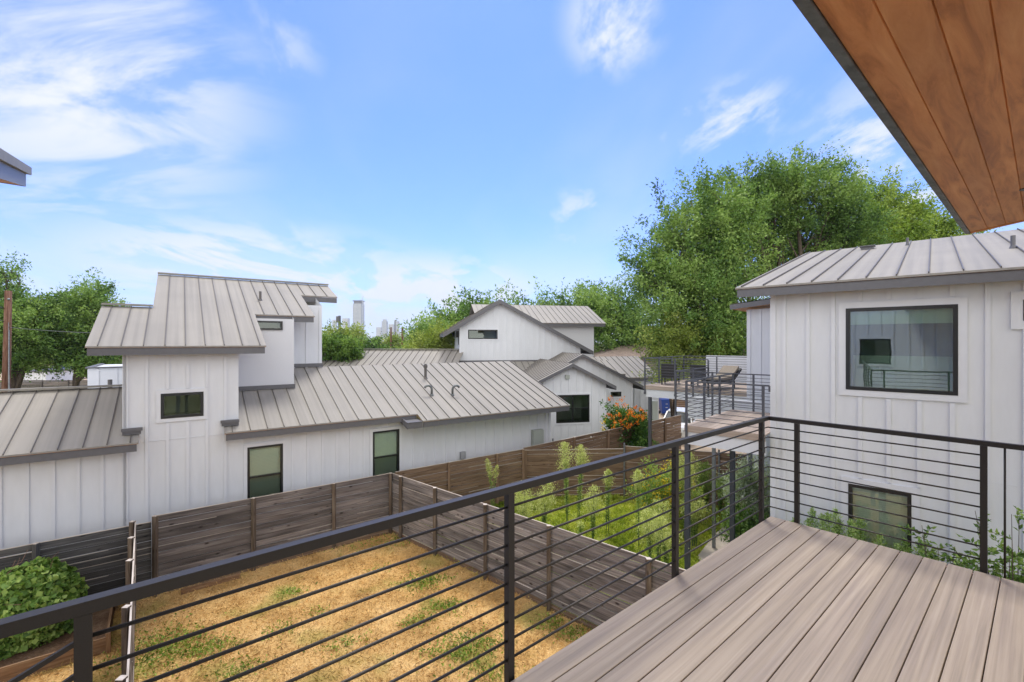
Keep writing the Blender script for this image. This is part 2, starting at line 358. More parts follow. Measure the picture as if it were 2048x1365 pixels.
# lower left roof, its return in front of the tower
yl = 16.65
xe = L.rf(276, 889, R1)[0]
roof(L, [(-6.9, 13.88), (xe, 13.88), (xe, Dw-.03), (tx0-.0, Dw-.03), (tx0, yl), (-6.9, yl)], R1, house, eaves=(0,), ridge=(4,), seam0=L.rf(213.7, 891.6, R1)[0], name='left_roof')
f = MB(L); f.bar((tx0-.0, Dw-.04, zr(Dw, R1)+.05), (xe+.03, Dw-.04, zr(Dw, R1)+.05), .07, .10); f.bar((tx0-.02, Dw-.055, zr(Dw, R1)+.115), (xe+.06, Dw-.055, zr(Dw, R1)+.115), .11, .07); f.build('flashing', FAS, house)
# right part of the lower roof: two depths of eave, ridge behind
x2a = L.rf(449, 863, R1)[0]; x2b = L.rf(834, 823.4, R1)[0]-.05; x3a = L.rf(815, 844.7, R1)[0]+.0; x3b = 12.55; yr = 17.52
y3 = 13.5
roof(L, [(x2a, 13.92), (x2b, 13.92), (x2b, y3), (x3b, y3), (x3b-.05, yr), (tx1, yr), (tx1, Dw-.03), (x2a, Dw-.03)], R1, house, eaves=(0, 2), seam0=L.rf(939.6, 829.5, R1)[0], name='main_roof', ridge=())
f = MB(L); zf = zr(y3+.03, R1)-.035-.095-.002; f.bar((x3a, y3+.03, zf), (x2b, y3+.03, zf), .022, .19); f.bar((x3a+.011, y3+.042, zf), (x3a+.011, Dw-.02, zf+.16), .022, .19); f.quad([(x3a, y3, zr(y3, R1)-.012), (x2b-.001, y3, zr(y3, R1)-.012), (x2b-.001, 13.94, zr(13.94, R1)-.16), (x3a, 13.94, zr(13.94, R1)-.16)]); f.build('eave_return', FAS, house)
f = MB(L); f.bar((x2a-.05, Dw-.05, zr(Dw, R1)+.05), (tx1, Dw-.05, zr(Dw, R1)+.05), .07, .10); f.bar((x2a-.07, Dw-.06, zr(Dw, R1)+.115), (tx1+.01, Dw-.06, zr(Dw, R1)+.115), .11, .07); f.build('flashing', FAS, house)
# back slope of the lower roof and end walls
g = MB(L); g.quad([(tx1, yr, zr(yr, R1)-.04), (x3b-.05, yr, zr(yr, R1)-.04), (x3b-.05, 21.4, zr(yr, R1)-1.6), (tx1, 21.4, zr(yr, R1)-1.6)]); g.build('back_roof', RM, house)
g = MB(L); g.quad([(wx1, Dw, 0), (wx1, 21, 0), (wx1, 21, 3.4), (wx1, yr, 4.85), (wx1, Dw, under)]); g.quad([(-6.5, 21, 0), (-6.5, Dw, 0), (-6.5, Dw, under), (-6.5, yl, 4.5), (-6.5, 21, 2.9)])
g.quad([(-6.5, yl, zr(yl, R1)-.04), (tx0, yl, zr(yl, R1)-.04), (tx0, 21.3, 2.9), (-6.5, 21.3, 2.9)]); g.quad([(-6.5, 21, 0), (wx1, 21, 0), (wx1, 21, 3.3), (-6.5, 21, 3.3)]); g.build('side_wall', WHT, house)
# tower and upper floor
ya, yb_ = 16.07, 17.52
rx = lv(588, 700, ya)[0]; rx2 = lv(643.5, 700, yb_)[0]
wl_ = (tx1+.02, L.vy(565, 650, ya)[0], L.vy(560, 660.5, ya)[2], L.vy(560, 643, ya)[2])
za_ = zr(ya, R2)-.045; zb_ = zr(yb_, R2)-.045
wall(L, ya, [(tx1-.2, 4.2), (rx, 4.2), (rx, za_), (tx1-.2, za_)], house, [wl_], battens=False, mat=STU, name='stucco_wall')
window(L, ya, *wl_, house, fw=.05, trim=0)
wall(L, yb_, [(rx-.3, 4.8), (rx2, 4.8), (rx2, zb_), (rx-.3, zb_)], house, b0=lv(613, 700, yb_)[0], corner=((rx2, -1),), name='upper_wall')
g = MB(L); g.quad([(tx1, Dw, 3.5), (tx1, ya, 3.5), (tx1, ya, za_), (tx1, Dw, underT)]); g.quad([(rx, ya, 4.2), (rx, yb_, 4.2), (rx, yb_, zb_), (rx, ya, za_)]); g.quad([(tx0, 20, 2), (tx0, Dw, 3.4), (tx0, Dw, underT), (tx0, 20, 6.75)])
g.quad([(rx2, yb_, 4.6), (rx2, 22, 4.6), (rx2, 22, 7.2), (rx2, 19.9, 8.05), (rx2, yb_, zb_)]); g.quad([(tx0, 20, 0), (rx2, 22, 0), (rx2, 22, 7), (tx0, 20, 6.7)]); g.build('tower_side', WHT, house)
f = MB(L); f.box(tx1, rx+.03, ya-.05, ya-.002, zr(ya, R1)+.01, zr(ya, R1)+.13); f.build('flashing', FAS, house); f = MB(L); f.box(rx+.0, rx2+.03, yb_-.05, yb_-.002, zr(yb_, R1)+.005, zr(yb_, R1)+.13); f.build('flashing', FAS, house)
U = lambda px, py: L.rf(px, py, R2)[:2]
e1 = 13.9; e2 = 16.3; e3 = 18.5; rt = 19.93; lr = 16.6
xa, xb, xc, xd, xe_ = U(173.2, 693.4)[0]-.03, U(526, 689.4)[0]+.07, U(629.4, 632)[0], U(673.4, 594.2)[0]+.02, U(317, 551)[0]-.02
roof(L, [(xa, e1), (xb, e1), (xb, e2), (xc, e2), (xc, e3), (xd, e3), (xd, rt), (xe_, rt), (xe_, lr), (xa, lr)], R2, house, eaves=(0, 2, 4), ridge=(6, 8), seam0=U(611, 630.8)[0]+.0, name='upper_roof')
g = MB(L); g.quad([(xe_, rt, zr(rt, R2)-.04), (xd, rt, zr(rt, R2)-.04), (xd, 23, 7.1), (xe_, 23, 7.1)]); g.quad([(xa, lr, zr(lr, R2)-.04), (xe_, lr, zr(lr, R2)-.04), (xe_, 20, 5.6), (xa, 20, 5.6)]); g.build('back_roof', RM, house)
def pipe(fr, base, h, r=.045, parent=house, mat=SEAM, name='vent_pipe', cap=False):
    g = MB(fr); x, y, z = base; g.tube([(x, y, z-.05), (x, y, z+h)], r, 10)
    if cap: g.tube([(x, y, z+h*.72), (x, y, z+h*.74), (x, y, z+h*.92), (x, y, z+h*.94)], [r*.9, r*1.55, r*1.5, r*.8], 10)
    g.tube([(x, y, z-.06), (x, y, z+.05)], [r*2.2, r*1.1], 10)
    return g.build(name, mat, parent)
pipe(L, L.rf(520.5, 601, R2), .30, .04); pipe(L, L.rf(851, 757, R1), .55, .05, cap=True)
for px, sg in ((863.5, -1), (905, 1)):
    x, y, z = L.rf(px, 791, R1); g = MB(L); pts = [(x, y, z-.05), (x, y, z+.22)]
    for k in range(1, 8):
        a = math.pi*k/8; pts.append((x+sg*(.13-.13*math.cos(a)), y-sg*0.05*math.sin(a/2), z+.22+.13*math.sin(a)))
    g.tube(pts, .04, 8); g.tube([(x, y, z-.06), (x, y, z+.05)], [.09, .05], 8); g.build('gooseneck_vent', plain('vent_grey', (.13, .14, .14), .4, .5), house, True)
x, y, z = L.vy(220, 768, 17.6); pipe(L, (x, y, z-.4), .52, .055)
EB = plain('meter_box_grey_green', (.33, .36, .33), .5, var=.05)
c0 = lv(1062, 860); c1 = lv(1081, 893); g = MB(L); g.box(c0[0], c1[0], Dw-.17, Dw-.02, 1.25, c0[2]); g.box(c0[0]-.015, c1[0]+.015, Dw-.185, Dw-.171, 1.27, c0[2]-.03); g.build('meter_cabinet', EB, house, bevel=.01)
c0 = lv(919, 904); c1 = lv(928, 916); g = MB(L); g.box(c0[0], c1[0], Dw-.12, Dw-.02, c1[2], c0[2]); g.box(c0[0]+.05, c1[0]-.05, Dw-.09, Dw-.03, c1[2]-.12, c1[2]-.001); g.build('junction_box', plain('box_grey', (.3, .31, .32), .5), house)
# balcony parapet behind the tower
g = MB(L); p0 = L.vy(175, 735, 19.4); p1 = L.vy(246, 735, 19.4); zt = p0[2]
g.box(p0[0], p1[0]+.5, 19.4, 22.5, 0.3, zt-.04); gb = g.build('balcony_wall', WHT, house)
g = MB(L); k = p0[0]+.2
while k < p1[0]+.4: g.box(k, k+.07, 19.38, 19.399, 3.0, zt-.05); k += .45
g.build('batten', TRIM, gb); g = MB(L); g.box(p0[0]-.05, p1[0]+.55, 19.34, 19.5, zt-.04, zt+.0); g.box(p0[0]-.05, p0[0]+.08, 19.5, 22.55, zt-.04, zt); g.build('coping', FAS, gb)

# ------------------------------------------------------------------ fences
def fence(name, label, P0, P1, z0, z1, h=1.83, posts=(), pside=1, mat=OLDW, pmat=None, cap=True, bh=.14, group=None, pw=.085, base=None, ptop=.02, steel=(), wav=0, stops=None, gap0=0., runs=None):
    P0 = Vector((*P0, 0)); P1 = Vector((*P1, 0)); d = P1-P0; ln = d.length; d.normalize(); n = Vector((-d.y, d.x, 0))*pside
    t = thing(name, label, 'fence', (P0.x, P0.y, z0), group)
    cuts = [0]+[q for q in posts if .05 < q < ln-.05]+[ln]
    pan = MB(); bot = MB(); capm = MB(); nb = int(round(h/bh))
    for a, b in zip(cuts[:-1], cuts[1:]):
        za = z0+(z1-z0)*a/ln; zb = z0+(z1-z0)*b/ln
        for k in range(nb):
            q = random.uniform(-.010, .010); o = n*(q-.0); kk = (k+.5)*h/nb
            s0, s1 = random.uniform(-.004, .004), random.uniform(-.004, .004)
            A = P0+d*(a+.002)+o+Vector((0, 0, za+kk+s0)); B = P0+d*(b-.002)+o+Vector((0, 0, zb+kk+s1))
            (bot if (k == 0 and base) else pan).bar(A, B, .022, h/nb-.012)
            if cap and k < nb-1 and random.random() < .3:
                u_ = Vector((0, 0, h/nb/2-.009)); pr_ = n*.003; f0 = random.choice((0, 0, .4)); f1 = random.choice((1, 1, .6)); capm.bar(A.lerp(B, f0)+u_+pr_, A.lerp(B, f1)+u_+pr_, .023, .007)  # bright strips on random board tops, drawn as edges catching light
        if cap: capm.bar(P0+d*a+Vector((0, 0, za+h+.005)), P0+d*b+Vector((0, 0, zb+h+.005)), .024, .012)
    pan.build('board_panel', mat, t)
    if bot.f: bot.build('bottom_board', base, t)
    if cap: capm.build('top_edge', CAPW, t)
    for q in posts:
        zz = z0+(z1-z0)*q/ln; c = P0+d*q+n*(.012+pw/2)
        g = MB(); st = q in steel
        if st: g.tube([(c.x, c.y, zz-.1), (c.x, c.y, zz+h+.12)], .03, 10); g.build('post', GREYP, t); continue
        g.bar((c.x, c.y, zz-.1), (c.x, c.y, zz+h+ptop), pw, pw); po = g.build('post', pmat or mat, t)
        g = MB(); g.bar((c.x, c.y, zz+h+ptop+.001), (c.x, c.y, zz+h+ptop+.008), pw*1.02, pw*1.02); g.build('post_top', CAPW, po)
    return t
def w2(p): return (p[0], p[1])
POSTW = wood('fence_post_wood', (.05, .035, .025), (.13, .10, .075), (.24, .20, .16), 1.5, 18, .85, .5, .4, .3, .2)
cA = FN.w(5.66, 13.45, 0)
fence('fence', 'tall weathered grey fence before the long white house, right of the step in its top', w2(FN.w(-.13, 13.42, 0)), w2(FN.w(5.66, 13.42, 0)), 0, 0, 1.83, posts=[.06, 2.05, 4.05, 5.72], pside=-1, base=OLDB, pmat=POSTW, group=None)
fence('fence', 'lower dark grey fence at the left edge, behind the vine-covered shrub', w2(FN.w(-6.5, 13.46, 0)), w2(FN.w(-.14, 13.46, 0)), 0, 0, 1.70, posts=[.5, 2.5, 4.5], pside=-1, mat=wood('dark_grey_fence_wood', (.028, .027, .028), (.08, .078, .078), (.16, .155, .15), 1.1, 26, .85, .8, .5, .4, .2), base=OLDB)
q0 = Vector((-3.65, 14.04, 0)); q1 = Vector((2.96, 8.16, 0)); dd = (q1-q0).normalized(); q2 = q0+dd*10.4
fence('fence', 'weathered grey fence running diagonally between the brown lawn and the green weeds', (q0.x, q0.y), (q2.x, q2.y), 0, 0, 1.83, posts=[.5, 2.1, 4.05, 6.0, 8.3], pside=-1, base=OLDB, pmat=POSTW, mat=OLDL)
s0 = FN.w(-.42, 13.40, 0); s1 = (-4.0, 4.75)
sd = Vector((s1[0]-s0[0], s1[1]-s0[1])); 
fence('fence', 'fence seen end-on with a sun-bleached top edge, left of the brown lawn', (s0[0], s0[1]), s1, 0, 0, 1.80, posts=[.08, 1.15, 2.4, 4.3, 6.2], pside=-1, base=OLDB, mat=POSTW, pmat=POSTW, ptop=.03)
fl = Fr(54)
fA = lambda px: fl.vy(px, 900, 13.6)
pA = [fl.w(*fA(px)[:2], 0) for px in (790, 1047, 1147, 1362)]
dist = lambda a, b: math.hypot(a[0]-b[0], a[1]-b[1])
fence('fence', 'brown fence between the long white house and the patch of green weeds', pA[0][:2], pA[1][:2], 0, .02, 1.83, posts=[dist(pA[0], fl.w(*fA(x)[:2], 0)) for x in (897, 993)]+[dist(pA[0], pA[1])-.05], pside=-1, mat=NEWW)
fence('fence', 'brown fence stepping uphill from the wooden gate past the orange flowers', pA[1][:2], pA[3][:2], .04, .34, 1.86, posts=[dist(pA[1], pA[2])+k*2.0 for k in range(4)], pside=-1, mat=NEWW)
g0 = (.43, 17.2); g1 = (4.2, 17.35); g2 = (6.1, 17.0); g3 = (10.6, 15.2)
fence('fence', 'brown fence across the back of the green weeds, left of the tall steel post', g0, g1, -.02, -.0, 1.81, posts=[.08], pside=-1, mat=NEWW)
fence('fence', 'brown fence behind the green weeds, right of the tall steel post and under the balcony', g1, g3, .04, .04, 1.88, posts=[.04, 3.3, 5.0], steel=(.04, 3.3, 5.0), pside=-1, mat=NEWW)
fb = [o for o in col.objects if o.get('label', '').startswith('brown fence stepping')][0]; BULB = plain('bulb_white', (.75, .72, .65), .4)
for px, py in ((1182, 875), (1217, 870), (1244, 871), (1273, 869), (1347, 853)):
    p = fl.vy(px, py, 13.56); q = fl.w(*p); g = MB(); g.ball(q, .035, n=8, m=5); g.build('string_light_bulb', BULB, fb)
# gate between the long house and that fence
gt = thing('gate', 'small orange-brown wooden gate at the right corner of the long white house', 'gate', L.w(12.3, 14.1, 0))
a = Vector(L.w(12.2, 14.15, 0)); b = Vector(pA[2]); b = a+(b-a)*.93; a = (a.x, a.y, 0); b = (b.x, b.y, 0)
GW = wood('orange_gate_wood', (.14, .06, .02), (.27, .13, .05), (.38, .2, .09), 1.4, 20, .75, .3, .3, .25)
g = MB(); n = 12
for k in range(n): g.bar((*a[:2], .15+k*.145), (*b[:2], .15+k*.145), .02, .138)
g.build('board_panel', GW, gt); g = MB(); A_ = Vector(a); B_ = Vector(b); nn = Vector((-(B_-A_).y, (B_-A_).x, 0)).normalized()*-.04
if nn.y > 0: nn = -nn
for z in (.3, 1.72): g.bar(A_+nn+Vector((0, 0, z)), B_+nn+Vector((0, 0, z)), .04, .09)
g.bar(A_+nn+(B_-A_)*.04+Vector((0, 0, .35)), A_+nn+(B_-A_)*.04+Vector((0, 0, 1.67)), .04, .09); g.bar(A_+nn+(B_-A_)*.95+Vector((0, 0, .35)), A_+nn+(B_-A_)*.95+Vector((0, 0, 1.67)), .04, .09)
g.bar(A_+nn+(B_-A_)*.1+Vector((0, 0, .38)), A_+nn+(B_-A_)*.9+Vector((0, 0, 1.64)), .035, .08); g.build('frame', GW, gt)
g = MB(); g.tube([(a[0], a[1]-.05, 0), (a[0], a[1]-.05, 1.95)], .035, 8); g.build('gate_post', GREYP, gt)

# ------------------------------------------------------------------ our deck
DZ = 4.10; Bx = 1.80; AX = 4.98
deck = thing('deck', 'grey-brown composite deck floor in the lower right foreground', 'deck', DK.w(2, 0, 0))
def board(g, x0, x1, y0, y1, z, th=.024, r=.004):
    o = random.random()*60; pr = [(y0, z-th), (y0, z-r), (y0+r*.35, z-r*.35), (y0+r, z), (y1-r, z), (y1-r*.35, z-r*.35), (y1, z-r), (y1, z-th)]
    for i in range(7):
        (ya, za), (yb, zb) = pr[i], pr[i+1]
        g.quad([(x0, ya, za), (x1, ya, za), (x1, yb, zb), (x0, yb, zb)][::-1], [(x0+o, ya+o), (x1+o, ya+o), (x1+o, yb+o), (x0+o, yb+o)][::-1])
    g.quad([(x1, *p) for p in pr], [(p[0]+o, p[1]+o) for p in pr]); g.quad([(x0, *p) for p in pr[::-1]], [(p[0]+o, p[1]+o) for p in pr[::-1]])
g = MB(DK); y = Bx; pitch = .1445
while y > -3.6: board(g, -1.6, AX, y-pitch+.0055, y, DZ); y -= pitch
g.build('floor_board', DECKW, deck)
y = Bx-pitch; CLIP = plain('clip_pink', (.35, .22, .18), .6)
while y > -1.2: g = MB(DK); g.box(AX-.075, AX-.05, y+.0003, y+.0052, DZ-.02, DZ-.004); g.build('clip', CLIP, deck); y -= pitch
g = MB(DK); g.box(-1.6, AX-.03, Bx-.07, Bx-.03, DZ-.22, DZ-.026); g.box(AX-.075, AX-.035, -3.6, Bx-.071, DZ-.22, DZ-.026)
for k in range(16): g.box(-1.2+k*.4, -1.16+k*.4, -3.6, Bx-.071, DZ-.20, DZ-.026)
g.build('joist', DARKW, deck)
for a_, b_ in ((4.8, 1.6), (4.8, -2.5), (0, 1.6), (0, -2.5)): g = MB(DK); g.box(a_-.07, a_+.07, b_-.07, b_+.07, 0, DZ-.2); g.build('support_post', STEEL, deck)
rail = thing('deck_railing', 'near black metal railing with horizontal bars around the deck', 'railing', DK.w(AX, Bx, DZ))
RT = DZ+.995; ph = .038; rb = Bx+.04; ra = AX+.0
g = MB(DK); g.box(-1.7, ra+.06, rb-.02, rb+.02, RT-.038, RT); g.build('top_rail', BLK, rail, bevel=.0022)
g = MB(DK); g.box(ra+.02, ra+.06, -2.0, rb-.021, RT-.038, RT); g.build('top_rail', BLK, rail, bevel=.0022)
posts_a = [-.07, 1.57, 3.23, 4.86]
for q in posts_a:
    g = MB(DK); g.box(q-.02, q+.02, rb-.019, rb+.019, DZ-.25 if q < 4 else DZ-.2, RT-.039); g.build('post', BLK, rail, bevel=.002)
rx_ = ra+.04; posts_b = [1.575, .305, -1.0]
for q in posts_b:
    g = MB(DK); g.box(rx_-.019, rx_+.019, q-.02, q+.02, DZ-.2, RT-.039); g.build('post', BLK, rail, bevel=.002)
for k in range(9):
    z = RT-.112-k*.1
    for a_, b_ in zip(posts_a[:-1], posts_a[1:]):
        g = MB(DK); g.tube([(a_+.018, rb, z), (b_-.018, rb, z)], .0068, 8); g.build('bar', BLK, rail, True)
    g = MB(DK); g.tube([(posts_a[-1]+.02, rb, z), (rx_, rb, z), (rx_, posts_b[0]+.018, z)], .0065, 8); g.build('bar', BLK, rail, True)
    g = MB(DK); g.tube([(rx_, posts_b[0]-.018, z), (rx_, posts_b[1]+.018, z)], .0065, 8); g.build('bar', BLK, rail, True)
g = MB(DK); g.tube([(rx_, .195, DZ-.05), (rx_, .195, RT-.039)], .0068, 8); g.build('baluster', BLK, rail, True)
g = MB(DK); g.box(rx_-.018, rx_+.018, .04, .076, DZ-.1, RT-.039); g.build('post', BLK, rail)
# sloping bars beside the stair, left of the first post
for k, py in enumerate((1287, 1352)):
    p = DK.vy(150.5, py, rb); q = DK.vy(24 if k == 0 else 130.7, 1365 if k == 0 else 1366, rb)
    d = Vector(q)-Vector(p); d.normalize(); e = Vector(p)+d*1.2
    g = MB(DK); g.bar(tuple(Vector(p)-d*.02), tuple(e), .012, .014); g.build('sloping_bar', BLK, rail)
# ------------------------------------------------------------------ our own eave overhead
SH = H+1.45
ea = DK.az(1941, 466, SH); SE = ea[1]; SA = ea[0]; SP = .145
own = thing('house', 'corner of our own house: stained wood soffit with galvanised drip edge overhead', 'house', DK.w(-1.7, -1, 0))
zs = lambda y: SH+SP*(SE-y)
g = MB(DK); y = SE; first = True
bw = .162
while y > -4:
    y2 = y-bw; o = random.random()*50
    jn = [-1.7, SA] if random.random() < .4 else [-1.7, random.uniform(1., 3.8), SA]
    for a_, b_ in zip(jn[:-1], jn[1:]):
        o = random.random()*50; e = .0045
        for (ya, za, yb, zb) in ((y-e, 0, y2+e, 0), (y, .008, y-e, 0), (y2+e, 0, y2, .008)):
            g.quad([(a_+.001, ya, zs(ya)+za), (b_-.001, ya, zs(ya)+za), (b_-.001, yb, zs(yb)+zb), (a_+.001, yb, zs(yb)+zb)], [(a_+o, ya+o), (b_+o, ya+o), (b_+o, yb+o), (a_+o, yb+o)])
    y = y2
g.build('soffit', CEDAR, own)
g = MB(DK); g.quad([(-1.8, SE+.04, zs(SE)+.012), (SA+.03, SE+.04, zs(SE)+.012), (SA+.03, -4, zs(-4)+.012), (-1.8, -4, zs(-4)+.012)]); g.quad([(-1.8, SE+.05, zs(SE)+.16), (SA+.04, SE+.05, zs(SE)+.16), (SA+.04, -4, zs(-4)+.16), (-1.8, -4, zs(-4)+.16)])
g.build('roof_deck', DARKW, own)
GALV = plain('weathered_galvanised_flashing', (.16, .165, .17), .45, .6, var=.35, bump=.6, scale=9)
g = MB(DK); g.box(-1.8, SA+.03, SE+.001, SE+.018, zs(SE)-.014, zs(SE)+.17); g.box(-1.8, SA+.03, SE+.0185, SE+.052, zs(SE)-.006, zs(SE)+.17); g.build('drip_edge', GALV, own)
g = MB(DK); g.bar((SA+.015, SE+.04, zs(SE)+.07), (SA+.015, -4, zs(-4)+.07), .02, .17); g.bar((SA-.02, SE, zs(SE)-.004), (SA-.02, -4, zs(-4)-.004), .035, .012); g.build('fascia', CEDAR, own)
lp = DK.az(2056, 380, SH+.06); g = MB(DK); g.tube([(lp[0], lp[1], zs(lp[1])-.012), (lp[0], lp[1], zs(lp[1])+.01)], .06, 20); g.build('recessed_light', BLKW, own)
# own wall behind the viewer (mirrored in the neighbour's window)
wa = -1.65
ww_ = (1.0, 1.95, DZ+.9, DZ+1.85)
wall(DK, wa, [(-4, 0), (9.6, 0), (9.6, 8.2), (-4, 7.6)], own, [ww_], b0=.1, axis='x', out=1)
window(DK, wa, *ww_, own, axis='x', out=1, fw=.06)
# neighbouring roof corner at the left edge
nb = thing('house', 'grey metal roof corner with wood soffit poking in at the left edge of the sky', 'house', (-9.6, 5.5, 0))
t1 = 7.4; t0 = t1/1.36
P1 = Vector(((52-CX_)/F_*t1, t1, 0)); P0 = Vector(((0-CX_)/F_*t0, t0, 0)); dr = (P1-P0).normalized()
zt1 = H+(CY_-345)/F_*t1; zt0 = H+(CY_-318)/F_*t0; sl = (zt1-zt0)/(P1-P0).length; ad_ = Vector((-.757, -.6534, 0)); hf = (374-345)/F_*t1
def nz(s, r=0): return zt1+sl*s
g = MB(); A0 = P1-dr*4.2; B0 = P1
g.quad([(*A0[:2], nz(-4.2)), (*B0[:2], nz(0)), (*B0[:2], nz(0)-hf), (*A0[:2], nz(-4.2)-hf)])
C0 = B0+ad_*4.5; D0 = A0+ad_*4.5; lw = -.02
g.quad([(*B0[:2], nz(0)), (*C0[:2], nz(0)), (*C0[:2], nz(0)-hf), (*B0[:2], nz(0)-hf)])
g.build('fascia', plain('grey_fascia', (.17, .17, .18), .5, var=.05), nb)
g = MB(); e = .06; A1 = A0-dr*0-ad_*e; B1 = B0+dr*e-ad_*e; C1 = C0+dr*e
for za, zb in ((.02, .09),):
    pb = [(A1, -4.2), (B1, e), (C1, e), (D0, -4.2)]
    g.quad([(*p[:2], nz(s)+zb) for p, s in pb]); g.quad([(*p[:2], nz(s)+za-.05) for p, s in pb[::-1]])
    for i in range(4):
        (p, s), (q, r) = pb[i], pb[(i+1) % 4]; g.quad([(*p[:2], nz(s)-.03), (*q[:2], nz(r)-.03), (*q[:2], nz(r)+zb), (*p[:2], nz(s)+zb)])
g.build('roof', RIDGE, nb)
g = MB(); g.quad([(*(A0+ad_*.03)[:2], nz(-4.2)-hf+.01), (*(B0+ad_*.03)[:2], nz(0)-hf+.01), (*(C0)[:2], nz(0)-hf+.01), (*(D0)[:2], nz(-4.2)-hf+.01)]); g.build('soffit', CEDAR, nb)
g = MB(); e0 = B0+ad_*2.4-dr*1.7; e1_ = A0+ad_*2.4; e2_ = C0-dr*1.7
g.quad([(*e1_[:2], 0), (*e0[:2], 0), (*e0[:2], nz(-1.7)-hf), (*e1_[:2], nz(-4.2)-hf)]); g.quad([(*e0[:2], 0), (*e2_[:2], 0), (*e2_[:2], nz(-1.7)-hf), (*e0[:2], nz(-1.7)-hf)]); g.build('wall', WHT, nb)

# ------------------------------------------------------------------ right house
rh = thing('house', 'white two-storey house on the right with a large black-framed window', 'house', RH.w(-1, 10.6, 0))
DR = 10.5
rv = lambda px, py, d=DR: RH.vy(px, py, d)
cx0 = rv(1541, 850)[0]
RR = (10.1, rv(1473, 576, 10.1)[2], .243)
Wb = (rv(1692, 700)[0], rv(1916, 700)[0], rv(1800, 785)[2], rv(1800, 613.5)[2])
Wl = (rv(1697, 970)[0], rv(1823, 990)[0], 1.0, rv(1760, 977)[2])
Wn = (rv(2046, 600)[0], rv(2046, 600)[0]+1.2, rv(2046, 642)[2], rv(2046, 600)[2])
zt = RR[1]+RR[2]*(DR-RR[0])-.045
wall(RH, DR, [(cx0, 0), (8, 0), (8, zt), (cx0, zt)], rh, [Wb, Wl, Wn], b0=rv(1723, 850)[0]-.02, corner=((cx0, 1),), trimw=.11)
window(RH, DR, *Wb, rh, gl=GLASSR, blind=None, trim=.11, fw=.06, proud=.04)
window(RH, DR, *Wl, rh, blind=(Wl[3]-.05, (Wl[2]+Wl[3])/2-.12), sash=(Wl[2]+Wl[3])/2+.02, trim=.11); window(RH, DR, *Wn, rh, trim=.13)
g = MB(RH); g.box(Wb[0]+.05, Wb[1]-.05, DR+.08, DR+.10, Wb[3]-.30, Wb[3]-.03); g.build('roller_shade', BLIND, rh)
g = MB(RH); g.box(Wb[0]+.05, Wb[1]-.05, DR+.6, DR+.62, Wb[2], Wb[2]+.62); g.build('sill_wall', BLIND, rh)
g = MB(RH); g.box(cx0+.1, 8, DR-.006, DR-.0005, 3.62, 3.628); g.build('belt_joint', TRIM, rh)
xl = RH.rf(1473, 575, RR)[0]; yt = 13.9
pr = [RH.rf(px, py, RR) for px, py in ((1473, 575), (1575, 511.5), (1700, 497), (1925, 470))]
yt = sum(p[1] for p in pr[1:])/3
roof(RH, [(xl, 10.1), (8, 10.1), (8, yt), (xl, yt)], RR, rh, eaves=(0,), seam0=RH.rf(1737, 550, RR)[0], fh=.17)
g = MB(RH); zt2 = RR[1]+RR[2]*(yt-10.1)-.04
g.quad([(xl, yt, zt2), (8, yt, zt2), (8, 18, zt2-1.2), (xl, 18, zt2-1.2)]); g.build('back_roof', RM, rh)
g = MB(RH); g.quad([(cx0, DR, 0), (cx0, 17.6, 0), (cx0, 17.6, 6.6), (cx0, yt, zt2), (cx0, DR, zt)]); g.quad([(8, DR, 0), (8, 17.6, 0), (8, 17.6, 6.6), (8, DR, zt)]); g.build('side_wall', WHT, rh)
# lower wing of it, behind at the left
wy = 14.4; a0 = RH.vy(1494, 650, wy)[0]; zw = RH.vy(1494, 620, wy)[2]
wall(RH, wy, [(a0, 0), (cx0+.2, 0), (cx0+.2, zw+.05), (a0, zw)], rh, b0=RH.vy(1520.5, 650, wy)[0], corner=((a0, 1),), name='wing_wall', step=.55)
g = MB(RH); g.quad([(a0, wy, 0), (a0, 19, 0), (a0, 19, 6), (a0, wy, zw)]); g.build('side_wall', WHT, rh)
p = RH.vy(1460, 615, wy-.3); q = RH.vy(1540, 597, wy-.3)
g = MB(RH); g.bar((p[0], wy-.3, p[2]), (cx0+.1, wy-.3, q[2]), .04, .14); g.quad([(p[0], wy-.3, p[2]+.09), (cx0, wy-.3, q[2]+.09), (cx0, 19, q[2]+.09), (p[0], 19, p[2]+.09)]); g.build('wing_roof', FAS, rh)
g = MB(RH); g.quad([(p[0]+.02, wy-.28, p[2]-.06), (cx0, wy-.28, q[2]-.06), (cx0, 19, q[2]-.06), (p[0]+.02, 19, p[2]-.06)]); g.build('soffit', CEDAR, rh)
b_ = RH.rf(1735, 499, RR); g = MB(RH); g.box(b_[0]-.14, b_[0]+.14, b_[1]-.1, b_[1]+.1, b_[2]-.03, b_[2]+.06); g.box(b_[0]-.17, b_[0]+.17, b_[1]-.16, b_[1]+.12, b_[2]+.061, b_[2]+.085); g.build('roof_vent', FAS, rh)
pipe(RH, RH.rf(1815, 491, RR), .2, .03, rh, FAS); pipe(RH, RH.rf(2026, 497, RR), .24, .035, rh, FAS)

